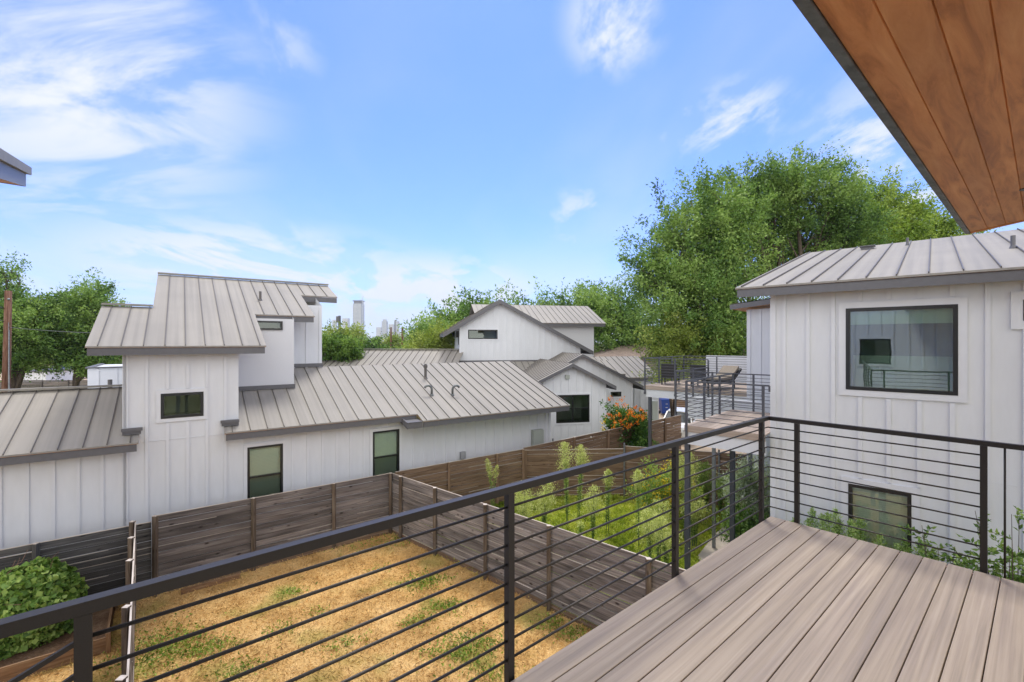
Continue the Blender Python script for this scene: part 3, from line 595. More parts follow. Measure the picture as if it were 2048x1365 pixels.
# ------------------------------------------------------------------ neighbours' balcony with its landing
bal = thing('balcony', 'two-level balcony with slate railings and white beams left of the right house', 'balcony', RH.w(cx0-2, 11, 0))
def deckslab(poly, z, name):
    g = MB(RH); xs = [p[0] for p in poly]; ys = [p[1] for p in poly]; x0, x1, y0, y1 = min(xs), max(xs), min(ys), max(ys)
    x = x0
    while x < x1-.02: g.box(x, min(x+.136, x1), y0, y1, z-.025, z); x += .142
    g.box(x0-.0, x1, y0-.022, y0-.001, z-.14, z-.0); g.build(name, DECK2, bal)
    b = MB(RH); b.box(x0+.06, x1, y0+.01, y0+.06, z-.42, z-.141); b.box(x0+.06, x0+.11, y0+.061, y1, z-.42, z-.026); b.box(x0+.06, x1, y1-.05, y1, z-.42, z-.026); b.build('beam', TRIM, bal)
def railrun(pts, z, h, parent, n=9, ends=True, down=.3, step=1.2, skipfirst=False):
    g = MB(RH)
    for a, b in zip(pts[:-1], pts[1:]): g.bar((*a, z+h), (*b, z+h), .04, .03)
    g.build('top_rail', STEEL, parent)
    g = MB(RH)
    for k in range(n):
        for a, b in zip(pts[:-1], pts[1:]): g.tube([(*a, z+h-.1-k*(h-.14)/n), (*b, z+h-.1-k*(h-.14)/n)], .0075, 6)
    g.build('rail_bars', STEEL, parent)
    for a, b in zip(pts[:-1], pts[1:]):
        l = dist(a, b); m = max(1, round(l/step))
        for k in range(m+1):
            if k == m and (b != pts[-1]): continue
            x = a[0]+(b[0]-a[0])*k/m; y = a[1]+(b[1]-a[1])*k/m
            g = MB(RH); g.box(x-.022, x+.022, y-.022, y+.022, z-down, z+h-.016); g.box(x-.03, x+.03, y-.03, y+.045, z-down-.02, z-down+.07); g.build('post', STEEL, parent)
LZ = 4.0; c0 = RH.az(1361, 853, LZ); c1 = RH.az(1540, 867, LZ)
ly = (c0[1]+c1[1])/2; lx0 = c0[0]; lx1 = cx0-.01; lyb = RH.az(1450, 818, LZ)[1]
deckslab([(lx0, ly), (lx1, lyb)], LZ, 'landing_floor')
RTz = 1.0
railrun([(lx0+.05, lyb), (lx0+.05, ly-.03), (lx1-.03, ly-.03)], LZ, .98, bal, down=.34, step=1.05)
g = MB(RH); g.bar((lx1-.03, ly-.03, LZ+.98), (lx1+.08, ly-.03, LZ+.98), .04, .03); g.bar((lx1+.08, ly-.03, LZ+.975), (lx1+.08, ly-.03, LZ+.86), .03, .03); g.build('rail_bracket', STEEL, bal)
UZ = 4.22; u0 = RH.az(1288, 771, UZ); uy = u0[1]; ux0 = u0[0]; uyb = uy+3.6
ux1 = RH.az(1424, 781, UZ)[0]
deckslab([(ux0, uy), (cx0, uyb)], UZ, 'upper_floor')
railrun([(ux0+.05, uyb), (ux0+.05, uy-.03), (ux1-.15, uy-.03)], UZ, 1.02, bal, step=1.15)
railrun([(ux0+.05, uyb), (cx0, uyb)], UZ, 1.02, bal, step=1.4)
railrun([(ux1-.15, uy-.03), (ux1-.15, lyb), (lx1, lyb)], LZ, .98, bal, step=1.1)
for px, d, z in ((1375, ly+.12, LZ-.42), (1465, ly+1.4, LZ-.42), (1300, uy+.12, UZ-.42)):
    x = RH.vy(px, 900, d)[0]; g = MB(RH); g.box(x-.05, x+.05, d-.05, d+.05, -.1, z); g.build('support_post', STEEL, bal)
g = MB(RH); x = RH.vy(1429, 950, lyb)[0]; g.box(x-.04, x+.04, lyb-.09, lyb-.01, 0, LZ-.42); g.build('support_post', GREYP, bal); g = MB(RH); x = RH.vy(1502, 950, lyb)[0]; g.box(x-.04, x+.04, lyb-.09, lyb-.01, 0, LZ-.42); g.build('support_post', GREYP, bal)
g = MB(RH); g.box(RH.vy(1412, 700, uyb+.4)[0], cx0, uyb+.4, uyb+.5, 2.2, RH.vy(1450, 712, uyb+.4)[2]); g.build('parapet_wall', WHT, bal)
g = MB(RH); g.box(ux1+.1, lx1, lyb+.3, lyb+.4, LZ-.42, LZ+.22); g.build('back_wall', WHT, bal)
# patio furniture
WK = plain('black_wicker', (.018, .017, .018), .7, var=.4, bump=.8, scale=60)
def chair(label, px, yl_, rz, arms=True):
    x = RH.vy(px, 700, yl_)[0]; b = RH.w(x, yl_, UZ)
    t = thing('patio_chair', label, 'chair', b, 'black patio chairs on the balcony')
    def bx(name, parts, mat=WK):
        g = MB(); c, s = math.cos(rz), math.sin(rz)
        for (x0, x1, y0, y1, z0, z1) in parts:
            g.box(x0, x1, y0, y1, z0, z1)
        g.v = [(v[0]*c-v[1]*s+b[0], v[0]*s+v[1]*c+b[1], v[2]+b[2]) for v in g.v]; return g.build(name, mat, t)
    bx('seat', [(-.28, .28, -.28, .28, .26, .33)]); bx('backrest', [(-.28, .28, .24, .29, .331, .80)])
    for sx in (-1, 1):
        for sy in (-1, 1): bx('leg', [(sx*.26-.02, sx*.26+.02, sy*.25-.02, sy*.25+.02, 0, .26)])
        if arms: bx('armrest', [(sx*.28-.03, sx*.28+.03, -.26, .24, .50, .54), (sx*.28-.02, sx*.28+.02, -.26, -.22, .331, .50)])
    return t
chair('black wicker chair with its back to the viewer, left end of the upper balcony', 1341, uy+1.0, 2.6)
chair('black wicker armchair beside the lounger on the upper balcony', 1403, uy+.9, 2.3)
x = RH.vy(1447, 700, uy+.8)[0]; b = RH.w(x, uy+.8, UZ)
lo = thing('lounger', 'dark wicker lounger with raised back and beige cushion on the balcony', 'sun lounger', b)
g = MB(); c = Vector(b); ax_ = Vector((.75, .66, 0)); 
g.bar(c-ax_*1.0+Vector((0, 0, .28)), c+ax_*.1+Vector((0, 0, .28)), .62, .12); g.bar(c+ax_*.1+Vector((0, 0, .3)), c+ax_*.75+Vector((0, 0, .66)), .62, .08); g.build('frame', WK, lo)
g = MB(); g.bar(c+ax_*.06+Vector((-.03, -.03, .40)), c+ax_*.66+Vector((-.03, -.03, .74)), .54, .08); g.bar(c-ax_*.95+Vector((0, 0, .38)), c+ax_*.04+Vector((0, 0, .38)), .54, .07); g.build('cushion', plain('beige_cushion', (.22, .185, .14), .9, var=.1), lo)
for s_, t_ in ((-.9, .25), (-.9, -.25), (.3, .25), (.3, -.25)):
    g = MB(); pp = c+ax_*s_+Vector((-.66, .75, 0))*t_; g.tube([(pp.x, pp.y, UZ), (pp.x, pp.y, UZ+.25)], .02, 6); g.build('leg', WK, lo)

# ------------------------------------------------------------------ gabled houses in the middle
def gable(fr, D, xl, xr, xa, zl, zr_, za, depth, parent, over=.5, bargeh=.24, oh=.35):
    """gable roof whose ridge runs back from (xa, D); xl/xr are the ends of the rakes"""
    for (x0, z0, x1, z1) in ((xl, zl, xa, za), (xa, za, xr, zr_)):
        g = MB(fr); y0, y1 = D-oh, D+depth
        g.quad([(x0, y0, z0), (x1, y0, z1), (x1, y1, z1), (x0, y1, z0)], [(y0, x0), (y0, x1), (y1, x1), (y1, x0)])
        g.quad([(x0, y0, z0-.04), (x0, y1, z0-.04), (x1, y1, z1-.04), (x1, y0, z1-.04)])
        r = g.build('roof', RM, parent); s = MB(fr); y = y0+.3
        while y < y1: s.bar((x0, y, z0+.016), (x1, y, z1+.016), .014, .036); y += .406
        s.build('seam', SEAM, r)
        f = MB(fr); ll = math.hypot(x1-x0, z1-z0); ux, uz = (x1-x0)/ll, (z1-z0)/ll
        hh = bargeh
        f.quad([(x0, y0-.002, z0-.0), (x1, y0-.002, z1), (x1, y0-.002, z1-hh), (x0, y0-.002, z0-hh)]); f.quad([(x0, y0+.03, z0-.0), (x0, y0+.03, z0-hh), (x1, y0+.03, z1-hh), (x1, y0+.03, z1)])
        f.quad([(x0, y0-.002, z0-hh), (x1, y0-.002, z1-hh), (x1, y0+.03, z1-hh), (x0, y0+.03, z0-hh)])
        xe, ze = (x0, z0) if (x0 == xl) else (x1, z1)
        f.quad([(xe, y0-.002, ze), (xe, y0+.03, ze), (xe, y0+.03, ze-hh), (xe, y0-.002, ze-hh)])
        f.quad([(xe, y0+.03, ze-.04), (xe, y1, ze-.04), (xe, y1, ze-.2), (xe, y0+.03, ze-.2)])
        f.build('barge_board', FAS, parent)
        s = MB(fr); s.quad([(x0, y0+.031, z0-.06), (x0, D+.2, z0-.06), (x1, D+.2, z1-.06), (x1, y0+.031, z1-.06)]); s.build('soffit', CEDAR, parent)
hb = thing('house', 'white house with the big front gable and narrow strip window in the middle distance', 'house', M.w(1, 28, 0))
DB = 27.95; v = lambda px, py, d=DB: M.vy(px, py, d)
oh = .35; Df = DB-oh
ap = v(1001, 599.6, Df); le = v(886, 667.5, Df); re = v(1187, 703, Df)
bx0 = v(919, 700)[0]; bx1 = v(1161, 700)[0]
sl1 = (ap[2]-le[2])/(ap[0]-le[0]); sl2 = (re[2]-ap[2])/(re[0]-ap[0])
wz = lambda x: (ap[2]+sl1*(x-ap[0]) if x < ap[0] else ap[2]+sl2*(x-ap[0]))-.10
Wg = (v(936, 670)[0], v(995, 670)[0], v(965, 678.5)[2], v(965, 660)[2])
zb0 = v(1000, 721.5)[2]
wall(M, DB, [(bx0, zb0-1.5), (bx1, zb0-1.5), (bx1, wz(bx1)), (ap[0], wz(ap[0])), (bx0, wz(bx0))], hb, [Wg], b0=v(1001, 650)[0], corner=((bx0, 1),), name='gable_wall')
window(M, DB, *Wg, hb, fw=.06)
gable(M, DB, le[0], re[0], ap[0], le[2], re[2], ap[2], 9, hb, oh=oh)
g = MB(M); g.quad([(bx0, DB, 2), (bx0, DB+7, 2), (bx0, DB+7, wz(bx0)), (bx0, DB, wz(bx0))]); g.quad([(bx1, DB, 2), (bx1, DB+7, 2), (bx1, DB+7, wz(bx1)), (bx1, DB, wz(bx1))]); g.quad([(bx0, DB+7, 1), (bx1, DB+7, 1), (bx1, DB+7, wz(bx1)), (bx0, DB+7, wz(bx0))]); g.build('side_wall', WHT, hb)
for yy, zz in ((DB+.7, v(906, 667)[2]), (DB+3.4, v(906, 666)[2])): g = MB(M); g.box(bx0-.16, bx0-.02, yy-.08, yy+.08, zz-.25, zz+.15); g.build('wall_lamp', BLKW, hb)
g = MB(M); g.box(bx0-.03, bx0-.001, DB+.25, DB+.5, v(912, 690)[2], v(912, 662)[2]); g.build('side_window', BLKW, hb)
f = MB(M); f.box(bx0, bx1, DB-.06, DB-.02, zb0-.08, zb0+.02); f.build('flashing', FAS, hb)
# roof strip under the gable wall
x0 = v(1010, 728, 27.9)[0]; zt_ = zb0-.06; Rs = (26.0, v(1060, 751, 26.0)[2], 0)
ps = (zt_-Rs[1])/(27.9-26.0); Rs = (26.0, Rs[1], ps)
roof(M, [(bx0+1.5, 26.0), (bx1+2.2, 26.0), (bx1+2.2, 27.9), (bx0+1.5, 27.9)], Rs, hb, eaves=(0,), name='strip_roof', soffit=False)
g = MB(M); g.quad([(bx0+1.5, 26.4, 0), (bx1+1.6, 26.4, 0), (bx1+1.6, 26.4, Rs[1]-.1), (bx0+1.5, 26.4, Rs[1]-.1)]); g.build('lower_wall', WHT, hb)
# upper roof behind the gable, to the right
Db2 = 30.5; q = lambda px, py: M.vy(px, py, Db2)
zE = q(1150, 646.5)[2]; Rb = (Db2, zE, .42)
xR = q(1212, 646)[0]; yT = M.rf(1187, 613, Rb)[1]
roof(M, [(ap[0]-1, Db2), (xR, Db2), (xR, yT), (ap[0]-1, yT)], Rb, hb, eaves=(0,), name='rear_roof', fh=.22)
xw = q(1192, 680)[0]
g = MB(M); g.quad([(ap[0], Db2+.4, 1), (xw, Db2+.4, 1), (xw, Db2+.4, zE+.1), (ap[0], Db2+.4, zE+.1)]); g.quad([(xw, Db2+.4, 1), (xw, yT+2, 1), (xw, yT+2, zE), (xw, yT, Rb[1]+.42*(yT-Db2)-.1), (xw, Db2+.4, zE)]); g.build('rear_wall', STU, hb)
g = MB(M); g.quad([(ap[0]-1, yT, Rb[1]+.42*(yT-Db2)-.04), (xR, yT, Rb[1]+.42*(yT-Db2)-.04), (xR, yT+3, zE), (ap[0]-1, yT+3, zE)]); g.build('back_roof', RM, hb)
# low wing of that house: long roof seen above the near ridge
R4 = (27.6, M2.vy(800, 700, 27.6)[2]-.0, .45)
pa = [M2.rf(px, py, R4) for px, py in ((660, 698), (913, 700.5))]
x0, x1 = pa[0][0], pa[1][0]+.5; yt4 = 27.6
roof(M2, [(x0-3.2, 23.6), (x1, 23.6), (x1, yt4), (x0, yt4)], R4, hb, eaves=(0,), seam0=M2.rf(874.7, 728, R4)[0], name='low_roof', ridge=(2,), soffit=False)
g = MB(M2); g.quad([(x0-3, 23.9, 0), (x1, 23.9, 0), (x1, 23.9, 3.6), (x0-3, 23.9, 3.6)]); g.quad([(x0, yt4, R4[1]-.04), (x1, yt4, R4[1]-.04), (x1, 31, 4), (x0-3, 31, 4)]); g.build('low_wall', WHT, hb)

hc = thing('house', 'white low house with two nested gables and a double black window, behind the orange flowers', 'house', M.w(3, 22.3, .2))
DC = 22.1; Dg = DC-.3; v = lambda px, py, d=DC: M.vy(px, py, d)
ap = v(1146, 727.5, Dg); le = v(1076, 763, Dg); re = v(1233, 773, Dg)
cx1 = v(1212, 800)[0]; cl = v(1086, 800)[0]
sl1 = (ap[2]-le[2])/(ap[0]-le[0]); sl2 = (re[2]-ap[2])/(re[0]-ap[0])
wz = lambda x: (ap[2]+sl1*(x-ap[0]) if x < ap[0] else ap[2]+sl2*(x-ap[0]))-.08
Wc = (v(1112, 800)[0], v(1178.5, 800)[0], v(1145, 845.5)[2], v(1145, 790)[2])
wall(M, DC, [(cl, 0), (cx1, 0), (cx1, wz(cx1)), (ap[0], wz(ap[0])), (cl, wz(cl))], hc, [Wc], b0=v(1146, 800)[0]-.2, corner=((cx1, -1), (cl, 1)), name='gable_wall')
window(M, DC, *Wc, hc, sash=v(1145, 817)[2], mull=(Wc[0]+Wc[1])/2)
gable(M, DC, le[0], re[0], ap[0], le[2], re[2], ap[2], 6, hc, oh=.3, bargeh=.17)
g = MB(M); g.quad([(cx1, DC, 0), (cx1, DC+2.5, 0), (cx1, DC+2.5, wz(cx1)), (cx1, DC, wz(cx1))]); g.quad([(cl, DC, 0), (cl, DC+2.5, 0), (cl, DC+2.5, wz(cl)), (cl, DC, wz(cl))]); g.build('side_wall', WHT, hc)
c0 = v(1130, 758); c1 = v(1138, 750); g = MB(M); g.box(c0[0], c1[0], DC-.1, DC-.02, c0[2], c1[2]); g.build('gable_vent', EB, hc)
D2 = 24.6; v2 = lambda px, py: M.vy(px, py, D2); vf = lambda px, py: M.vy(px, py, D2-.3)
ap2 = vf(1166, 708.5); re2 = vf(1293, 775); le2 = (ap2[0]-3.4, 0, ap2[2]-1.75)
gx1 = v2(1265, 800)[0]; s2 = (re2[2]-ap2[2])/(re2[0]-ap2[0])
w2z = lambda x: (ap2[2]+(.515)*(x-ap2[0]) if x < ap2[0] else ap2[2]+s2*(x-ap2[0]))-.08
Wd = (v2(1221, 790)[0], v2(1242, 790)[0], v2(1230, 793.5)[2], v2(1230, 784)[2])
wall(M, D2, [(ap2[0]-3, 0), (gx1, 0), (gx1, w2z(gx1)), (ap2[0], w2z(ap2[0])), (ap2[0]-3, w2z(ap2[0]-3))], hc, [Wd], b0=gx1-.05, corner=((gx1, -1),), name='rear_gable_wall')
window(M, D2, *Wd, hc, fw=.04)
gable(M, D2, le2[0], re2[0], ap2[0], le2[2], re2[2], ap2[2], 5, hc, oh=.3, bargeh=.17)
D3 = 26.4; x3 = M.vy(1306, 790, D3)[0]; z3 = M.vy(1300, 757, D3)[2]
wall(M, D3, [(gx1-.5, 0), (x3+.4, 0), (x3+.4, z3), (gx1-.5, z3)], hc, b0=0, name='rear_wall')
R5 = (D3-.3, M.vy(1290, 755, D3-.3)[2], .40); x5 = M.rf(1318, 755, R5)[0]; t5 = M.rf(1285, 713, R5)
xm = M.rf(1192, 713, R5)[0]
roof(M, [(xm-1.5, D3-.3), (x5+.1, D3-.3), (x5+.1, t5[1]), (xm-1.5, t5[1])], R5, hc, eaves=(0,), name='right_roof')
g = MB(M); g.quad([(x3+.4, D3, 0), (x3+.4, t5[1]+3, 0), (x3+.4, t5[1]+3, z3), (x3+.4, D3+.2, z3)]); g.build('side_wall', WHT, hc)
g = MB(M); g.quad([(xm-1.5, t5[1], t5[2]-.04), (x5+.1, t5[1], t5[2]-.04), (x5+.1, t5[1]+4, t5[2]-1.7), (xm-1.5, t5[1]+4, t5[2]-1.7)]); g.build('back_roof', RM, hc)
# brown shingled hip roof beyond
hd = thing('house', 'distant house with a brown shingled hip roof, left of the balcony', 'house', (11, 40, 1.2))
SHG = plain('brown_shingles', (.20, .15, .115), .9, var=.25, bump=.5, scale=6)
pt = lambda px, py, y: ((px-CX_)/F_*y, y, H-(py-CY_)/F_*y)
A, B = pt(1252, 689, 42), pt(1284, 689, 42); C, D_ = pt(1196, 714, 38), pt(1325, 714, 38)
g = MB(); g.quad([C, D_, B, A]); g.quad([D_, (D_[0], 46, D_[2]), B]); g.quad([(C[0], 46, C[2]), C, A]); g.quad([(D_[0], 46, D_[2]), (C[0], 46, C[2]), A, B]); g.build('roof', SHG, hd)
g = MB(); g.box(C[0]+.4, D_[0]-.4, 38.4, 45.6, 0, C[2]-.02); g.build('wall', plain('tan_wall', (.35, .3, .25), .8), hd)
g = MB(); g.box(C[0], D_[0], 38, 38.03, C[2]-.2, C[2]-.01); g.build('fascia', FAS, hd)

# ------------------------------------------------------------------ ground and surfaces
def sheet(name, mat, xs, ys, dz, kind='structure', f=gz):
    g = MB(); 
    for j, y in enumerate(ys):
        for x in xs: g.v.append((x, y, f(y)+dz))
    n = len(xs)
    for j in range(len(ys)-1):
        for i in range(n-1):
            g.f.append((j*n+i, j*n+i+1, (j+1)*n+i+1, (j+1)*n+i)); g.uv += [(xs[i], ys[j]), (xs[i+1], ys[j]), (xs[i+1], ys[j+1]), (xs[i], ys[j+1])]
    o = g.build(name, mat, None, True); return tag(o, kind=kind)
def groundmat(name, stops, green=None, scale=1.2, thr=(.52, .66), fine=40):
    m, nt, b, N, K = nodes(name); b.inputs['Roughness'].default_value = 1.; b.inputs['Specular IOR Level'].default_value = .1
    tc = N.new('ShaderNodeTexCoord'); n1 = N.new('ShaderNodeTexNoise'); n1.inputs['Scale'].default_value = fine; n1.inputs['Detail'].default_value = 8; K.new(tc.outputs['Object'], n1.inputs['Vector'])
    n3 = N.new('ShaderNodeTexNoise'); n3.inputs['Scale'].default_value = scale*1.7; n3.inputs['Detail'].default_value = 6; K.new(tc.outputs['Object'], n3.inputs['Vector'])
    ad = N.new('ShaderNodeMath'); ad.operation = 'MULTIPLY_ADD'; ad.inputs[1].default_value = .6; K.new(n3.outputs['Fac'], ad.inputs[0])
    s2 = N.new('ShaderNodeMath'); s2.operation = 'MULTIPLY'; s2.inputs[1].default_value = .5; K.new(n1.outputs['Fac'], s2.inputs[0]); K.new(s2.outputs[0], ad.inputs[2])
    r = ramp(N, stops); K.new(ad.outputs[0], r.inputs['Fac']); c = r.outputs['Color']
    if green:
        n2 = N.new('ShaderNodeTexNoise'); n2.inputs['Scale'].default_value = scale; n2.inputs['Detail'].default_value = 5; K.new(tc.outputs['Object'], n2.inputs['Vector'])
        r2 = ramp(N, [(thr[0], (0, 0, 0)), (thr[1], (1, 1, 1))]); K.new(n2.outputs['Fac'], r2.inputs['Fac']); c = mixc(N, K, 'MIX', c, green, r2.outputs['Color'])
    K.new(c, b.inputs['Base Color'])
    bp = N.new('ShaderNodeBump'); bp.inputs['Strength'].default_value = .7; bp.inputs['Distance'].default_value = .03; K.new(n1.outputs['Fac'], bp.inputs['Height']); K.new(bp.outputs['Normal'], b.inputs['Normal'])
    return m
GB = groundmat('earth_and_grass', [(.3, (.06, .07, .02)), (.55, (.13, .13, .05)), (.8, (.24, .19, .10))], scale=.3, fine=12)
xs = [-3000, -1200, -500, -250]+list(range(-120, 121, 8))+[250, 500, 1200, 3000]
sheet('ground', GB, xs, [-60, -20, 0, 10, 17]+[17+1.5*k for k in range(1, 18)]+[50, 60, 80, 120, 200, 400, 900, 2000, 5200], 0)
DRY = [(.34, (.20, .12, .045)), (.52, (.50, .31, .115)), (.72, (.70, .48, .21))]
LAWN = groundmat('dry_lawn', DRY, (.29, .25, .07), .8, (.53, .74), 45)
def polysheet(name, mat, pts, z, kind='structure'):
    g = MB(); g.quad([(x, y, z) for x, y in pts], pts); return tag(g.build(name, mat), kind=kind)
cAw = w2(FN.w(5.66, 13.40, 0)); fl_l = w2(FN.w(-6.5, 13.4, 0)); qe = (q2.x, q2.y)
polysheet('lawn', LAWN, [fl_l, cAw, qe, (5, -3), (-14, -3), (-16, 2)], .004)
WEED = groundmat('weedy_ground', [(.34, (.08, .11, .015)), (.55, (.20, .25, .04)), (.75, (.34, .34, .10))], (.28, .22, .08), 1.0, (.62, .75), 40)
wp = [cAw, pA[1][:2], g1, g3, w2(RH.w(cx0, 10.5, 0)), w2(RH.w(6, 10.5, 0)), (8, 2), qe]
polysheet('weed_yard', WEED, wp, .008)
CP = [((CX_*0+px-CX_)/F_*(H/((py-CY_)/F_)), H/((py-CY_)/F_)) for px, py in ((1395, 1120), (1430, 1075), (1472, 1040), (1512, 1046), (1545, 1075), (1500, 1150), (1420, 1180))]
g = MB(); g.quad([(x, y, .10) for x, y in CP]); 
for i in range(len(CP)): a, b = CP[i], CP[(i+1) % len(CP)]; g.quad([(*a, 0), (*b, 0), (*b, .10), (*a, .10)])
tag(g.build('path', CONC), kind='structure')
PAVE = plain('tan_paving', (.40, .31, .22), .95, var=.12, bump=.3, scale=2)
sheet('driveway', PAVE, [8.2, 11, 14, 20, 30], [20+1.5*k for k in range(18)], .010)
sheet('parking_lot', PAVE, [-75, -60, -50, -42, -38], [47, 50, 55, 60, 70, 80], .012)
# dirt strip and raised beds bottom left
BEDW = wood('raised_bed_wood', (.10, .05, .025), (.24, .14, .075), (.36, .25, .15), 1.3, 20, .85, .4, .4, .3, .25)
bed = thing('raised_bed', 'low wooden raised bed frame below the vine-covered shrub', 'raised bed', (-8.3, 8.8, 0))
BF = FN
pA_ = BF.az(213, 1305, .0); 
def bl(x0, y0, x1, y1, z0=0, z1=.30, t=.04):
    g = MB(BF); g.bar((x0, y0, (z0+z1)/2), (x1, y1, (z0+z1)/2), t, (z1-z0)); return g.build('board', BEDW, bed)
X, Y = pA_[0], pA_[1]
bl(X, Y, X-3.2, Y, 0, .145); bl(X, Y, X-3.2, Y, .15, .29); bl(X, Y+.03, X, Y+1.65, 0, .15, .04); bl(X-.0, Y+.03, X-.0, Y+1.65, .155, .30, .04); bl(X, Y+1.67, X-3.2, Y+1.67)
bl(X-1.75, Y+.03, X-1.75, Y+1.63)
for a_, b_ in ((X+.03, Y-.04), (X+.03, Y+1.7), (X-1.72, Y-.05), (X-1.82, Y-.05)):
    g = MB(BF); g.box(a_-.035, a_+.035, b_-.035, b_+.035, 0, .38); g.build('corner_post', BEDW, bed)
SOIL = groundmat('soil', [(.3, (.05, .03, .018)), (.55, (.13, .08, .05)), (.8, (.26, .18, .12))], scale=2, fine=30)
g = MB(BF); g.quad([(X-3.15, Y+.04, .17), (X-.03, Y+.04, .17), (X-.03, Y+1.63, .17), (X-3.15, Y+1.63, .17)]); g.build('soil', SOIL, bed)
g = MB(BF); g.bar((.4, 13.1, .06), (1.6, 13.15, .05), .05, .12); b_o = g.build('loose_board', BEDW); tag(b_o, 'loose board lying on the soil at the foot of the taller grey fence', 'board')

# ------------------------------------------------------------------ foliage
def cards(name, P, Dr, Ln, Wd, mat, parent=None, rnd=None, kind=None, curl=.18):
    """many leaf-shaped faces: P base points, Dr unit directions, Ln lengths, Wd widths"""
    n = len(P); r = rng.normal(size=(n, 3)); sd = np.cross(Dr, r); sd /= np.linalg.norm(sd, axis=1)[:, None]+1e-9
    nn = np.cross(Dr, sd)
    a = P; c = P+Dr*Ln[:, None]; m = P+Dr*(Ln*.45)[:, None]+nn*(Ln*curl)[:, None]
    b = m+sd*(Wd*.5)[:, None]; d = m-sd*(Wd*.5)[:, None]
    V = np.stack([a, b, c, d], 1).reshape(-1, 3)
    off = Vector((0, 0, 0)); p = parent
    while p is not None: off += p.location; p = p.parent
    V = V-np.array(off)
    me = bpy.data.meshes.new(name); me.vertices.add(4*n); me.vertices.foreach_set('co', V.astype(np.float32).ravel())
    me.loops.add(4*n); me.loops.foreach_set('vertex_index', np.arange(4*n, dtype=np.int32)); me.polygons.add(n)
    me.polygons.foreach_set('loop_start', np.arange(0, 4*n, 4, dtype=np.int32)); me.polygons.foreach_set('loop_total', np.full(n, 4, dtype=np.int32))
    if rnd is None: rnd = rng.random(n)
    uv = me.uv_layers.new(name='UVMap'); u = np.zeros((n, 4, 2), dtype=np.float32); u[:, :, 0] = rnd[:, None]; uv.data.foreach_set('uv', u.ravel())
    me.update(); me.validate(); me.materials.append(mat)
    o = bpy.data.objects.new(name, me); col.objects.link(o); o.parent = parent
    if kind: o['kind'] = kind
    return o
def unit(v): return v/(np.linalg.norm(v, axis=-1, keepdims=True)+1e-9)
def crown(P0, ncl, nleaf, blobs, cr=.5, elong=1.6, up=.5):
    """leaf base points and directions for clusters spread through ellipsoid blobs"""
    w = np.array([b[3]*b[4]*b[5] for b in blobs])**.72; w /= w.sum(); pts = []; ds = []; cl = []; global CR; CR = []
    for b, k in zip(blobs, np.maximum(1, (w*ncl)).astype(int)):
        d = unit(rng.normal(size=(k, 3))); r = rng.random(k)**.45
        r *= 1+.16*np.sin(d[:, 0]*5+b[0])*np.cos(d[:, 2]*6+b[1])+rng.normal(size=k)*.07
        c = np.array(b[:3])+d*r[:, None]*np.array(b[3:6]); out = unit(d*np.array([1, 1, .8])+np.array([0, 0, up])+rng.normal(size=(k, 3))*.3)
        cl += [(ci, oi) for ci, oi in zip(c, out)]
        m = nleaf; al = (rng.random((k, m))-.35)*cr*elong*2; ra = rng.normal(size=(k, m, 3))*cr*.5*(1-.35*np.clip(al/cr/elong, 0, 1))[:, :, None]
        sz = (.6+rng.random((k, 1))*.8)
        CR.append((rng.random((k, 1))*.62+rng.random((k, m))*.38).ravel()); p = c[:, None]+out[:, None]*(al*sz)[:, :, None]+ra*sz[:, :, None]; pts.append(p.reshape(-1, 3))
        ds.append(unit(out[:, None]*.7+rng.normal(size=(k, m, 3))).reshape(-1, 3))
    return np.concatenate(pts), np.concatenate(ds), cl
BARK = plain('bark', (.085, .065, .05), .95, var=.35, bump=.8, scale=14); BARKL = plain('pale_bark', (.16, .13, .105), .95, var=.3, bump=.8, scale=14)
def tree(name, label, base, blobs, ncl, nleaf, ls, mat, cr=.5, trunk=.25, bark=BARK, elong=1.6, cat='tree', group=None, limbs=40, lean=(0, 0), up=.5, asp=.5, fork=.35, tpart='trunk'):
    t = thing(name, label, cat, base, group)
    P, D, cl = crown(base, ncl, nleaf, blobs, cr, elong, up)
    n = len(P); L_ = ls*(.6+rng.random(n)*.8); cards('crown', P, D, L_, L_*asp, mat, t, rnd=np.concatenate(CR))
    g = MB(); b = Vector(base); hz = min(q[2]-q[5]*.4 for q in blobs); top = Vector((b.x+lean[0], b.y+lean[1], b.z+max(1., (hz-b.z))*fork+.5))
    mid = (b+top)/2+Vector((random.uniform(-.1, .1), random.uniform(-.1, .1), 0))
    g.tube([b-Vector((0, 0, .3)), b+Vector((0, 0, .1)), mid, top], [trunk*1.5, trunk*1.1, trunk*.9, trunk*.8], 10)
    for q in blobs:
        c = Vector(q[:3]); m = top.lerp(c, .5)+Vector((random.uniform(-.4, .4), random.uniform(-.4, .4), .5))
        r0 = trunk*.6; g.tube([top-Vector((0, 0, .3)), top.lerp(m, .5)+Vector((random.uniform(-.2, .2),)*3), m, c, c+Vector((random.uniform(-.4, .4), random.uniform(-.4, .4), q[5]*.6))], [r0, r0*.8, r0*.6, r0*.35, r0*.12], 7)
        near = [k for k in cl if all(abs(k[0][i]-q[i]) < q[3+i]*1.3 for i in range(3))]
        for k in random.sample(near, min(len(near), max(4, limbs//len(blobs)))):
            e = Vector(k[0]); s = m.lerp(c, random.random()); mm = s.lerp(e, .5)+Vector((random.uniform(-.3, .3),)*3)+Vector((0, 0, .15))
            g.tube([s, mm, e], [r0*.28, r0*.18, r0*.05], 5, False)
    g.build(tpart, bark, t, True); return t
def px3(px, py, y): return ((px-CX_)/F_*y, y, H-(py-CY_)/F_*y)
def blob(px, py, y, rw, rh, ry=None):            # centre in the survey image, distance, radii in survey pixels
    c = px3(px, py, y); return (*c, rw*y/F_, ry or rw*y/F_*.9, rh*y/F_)
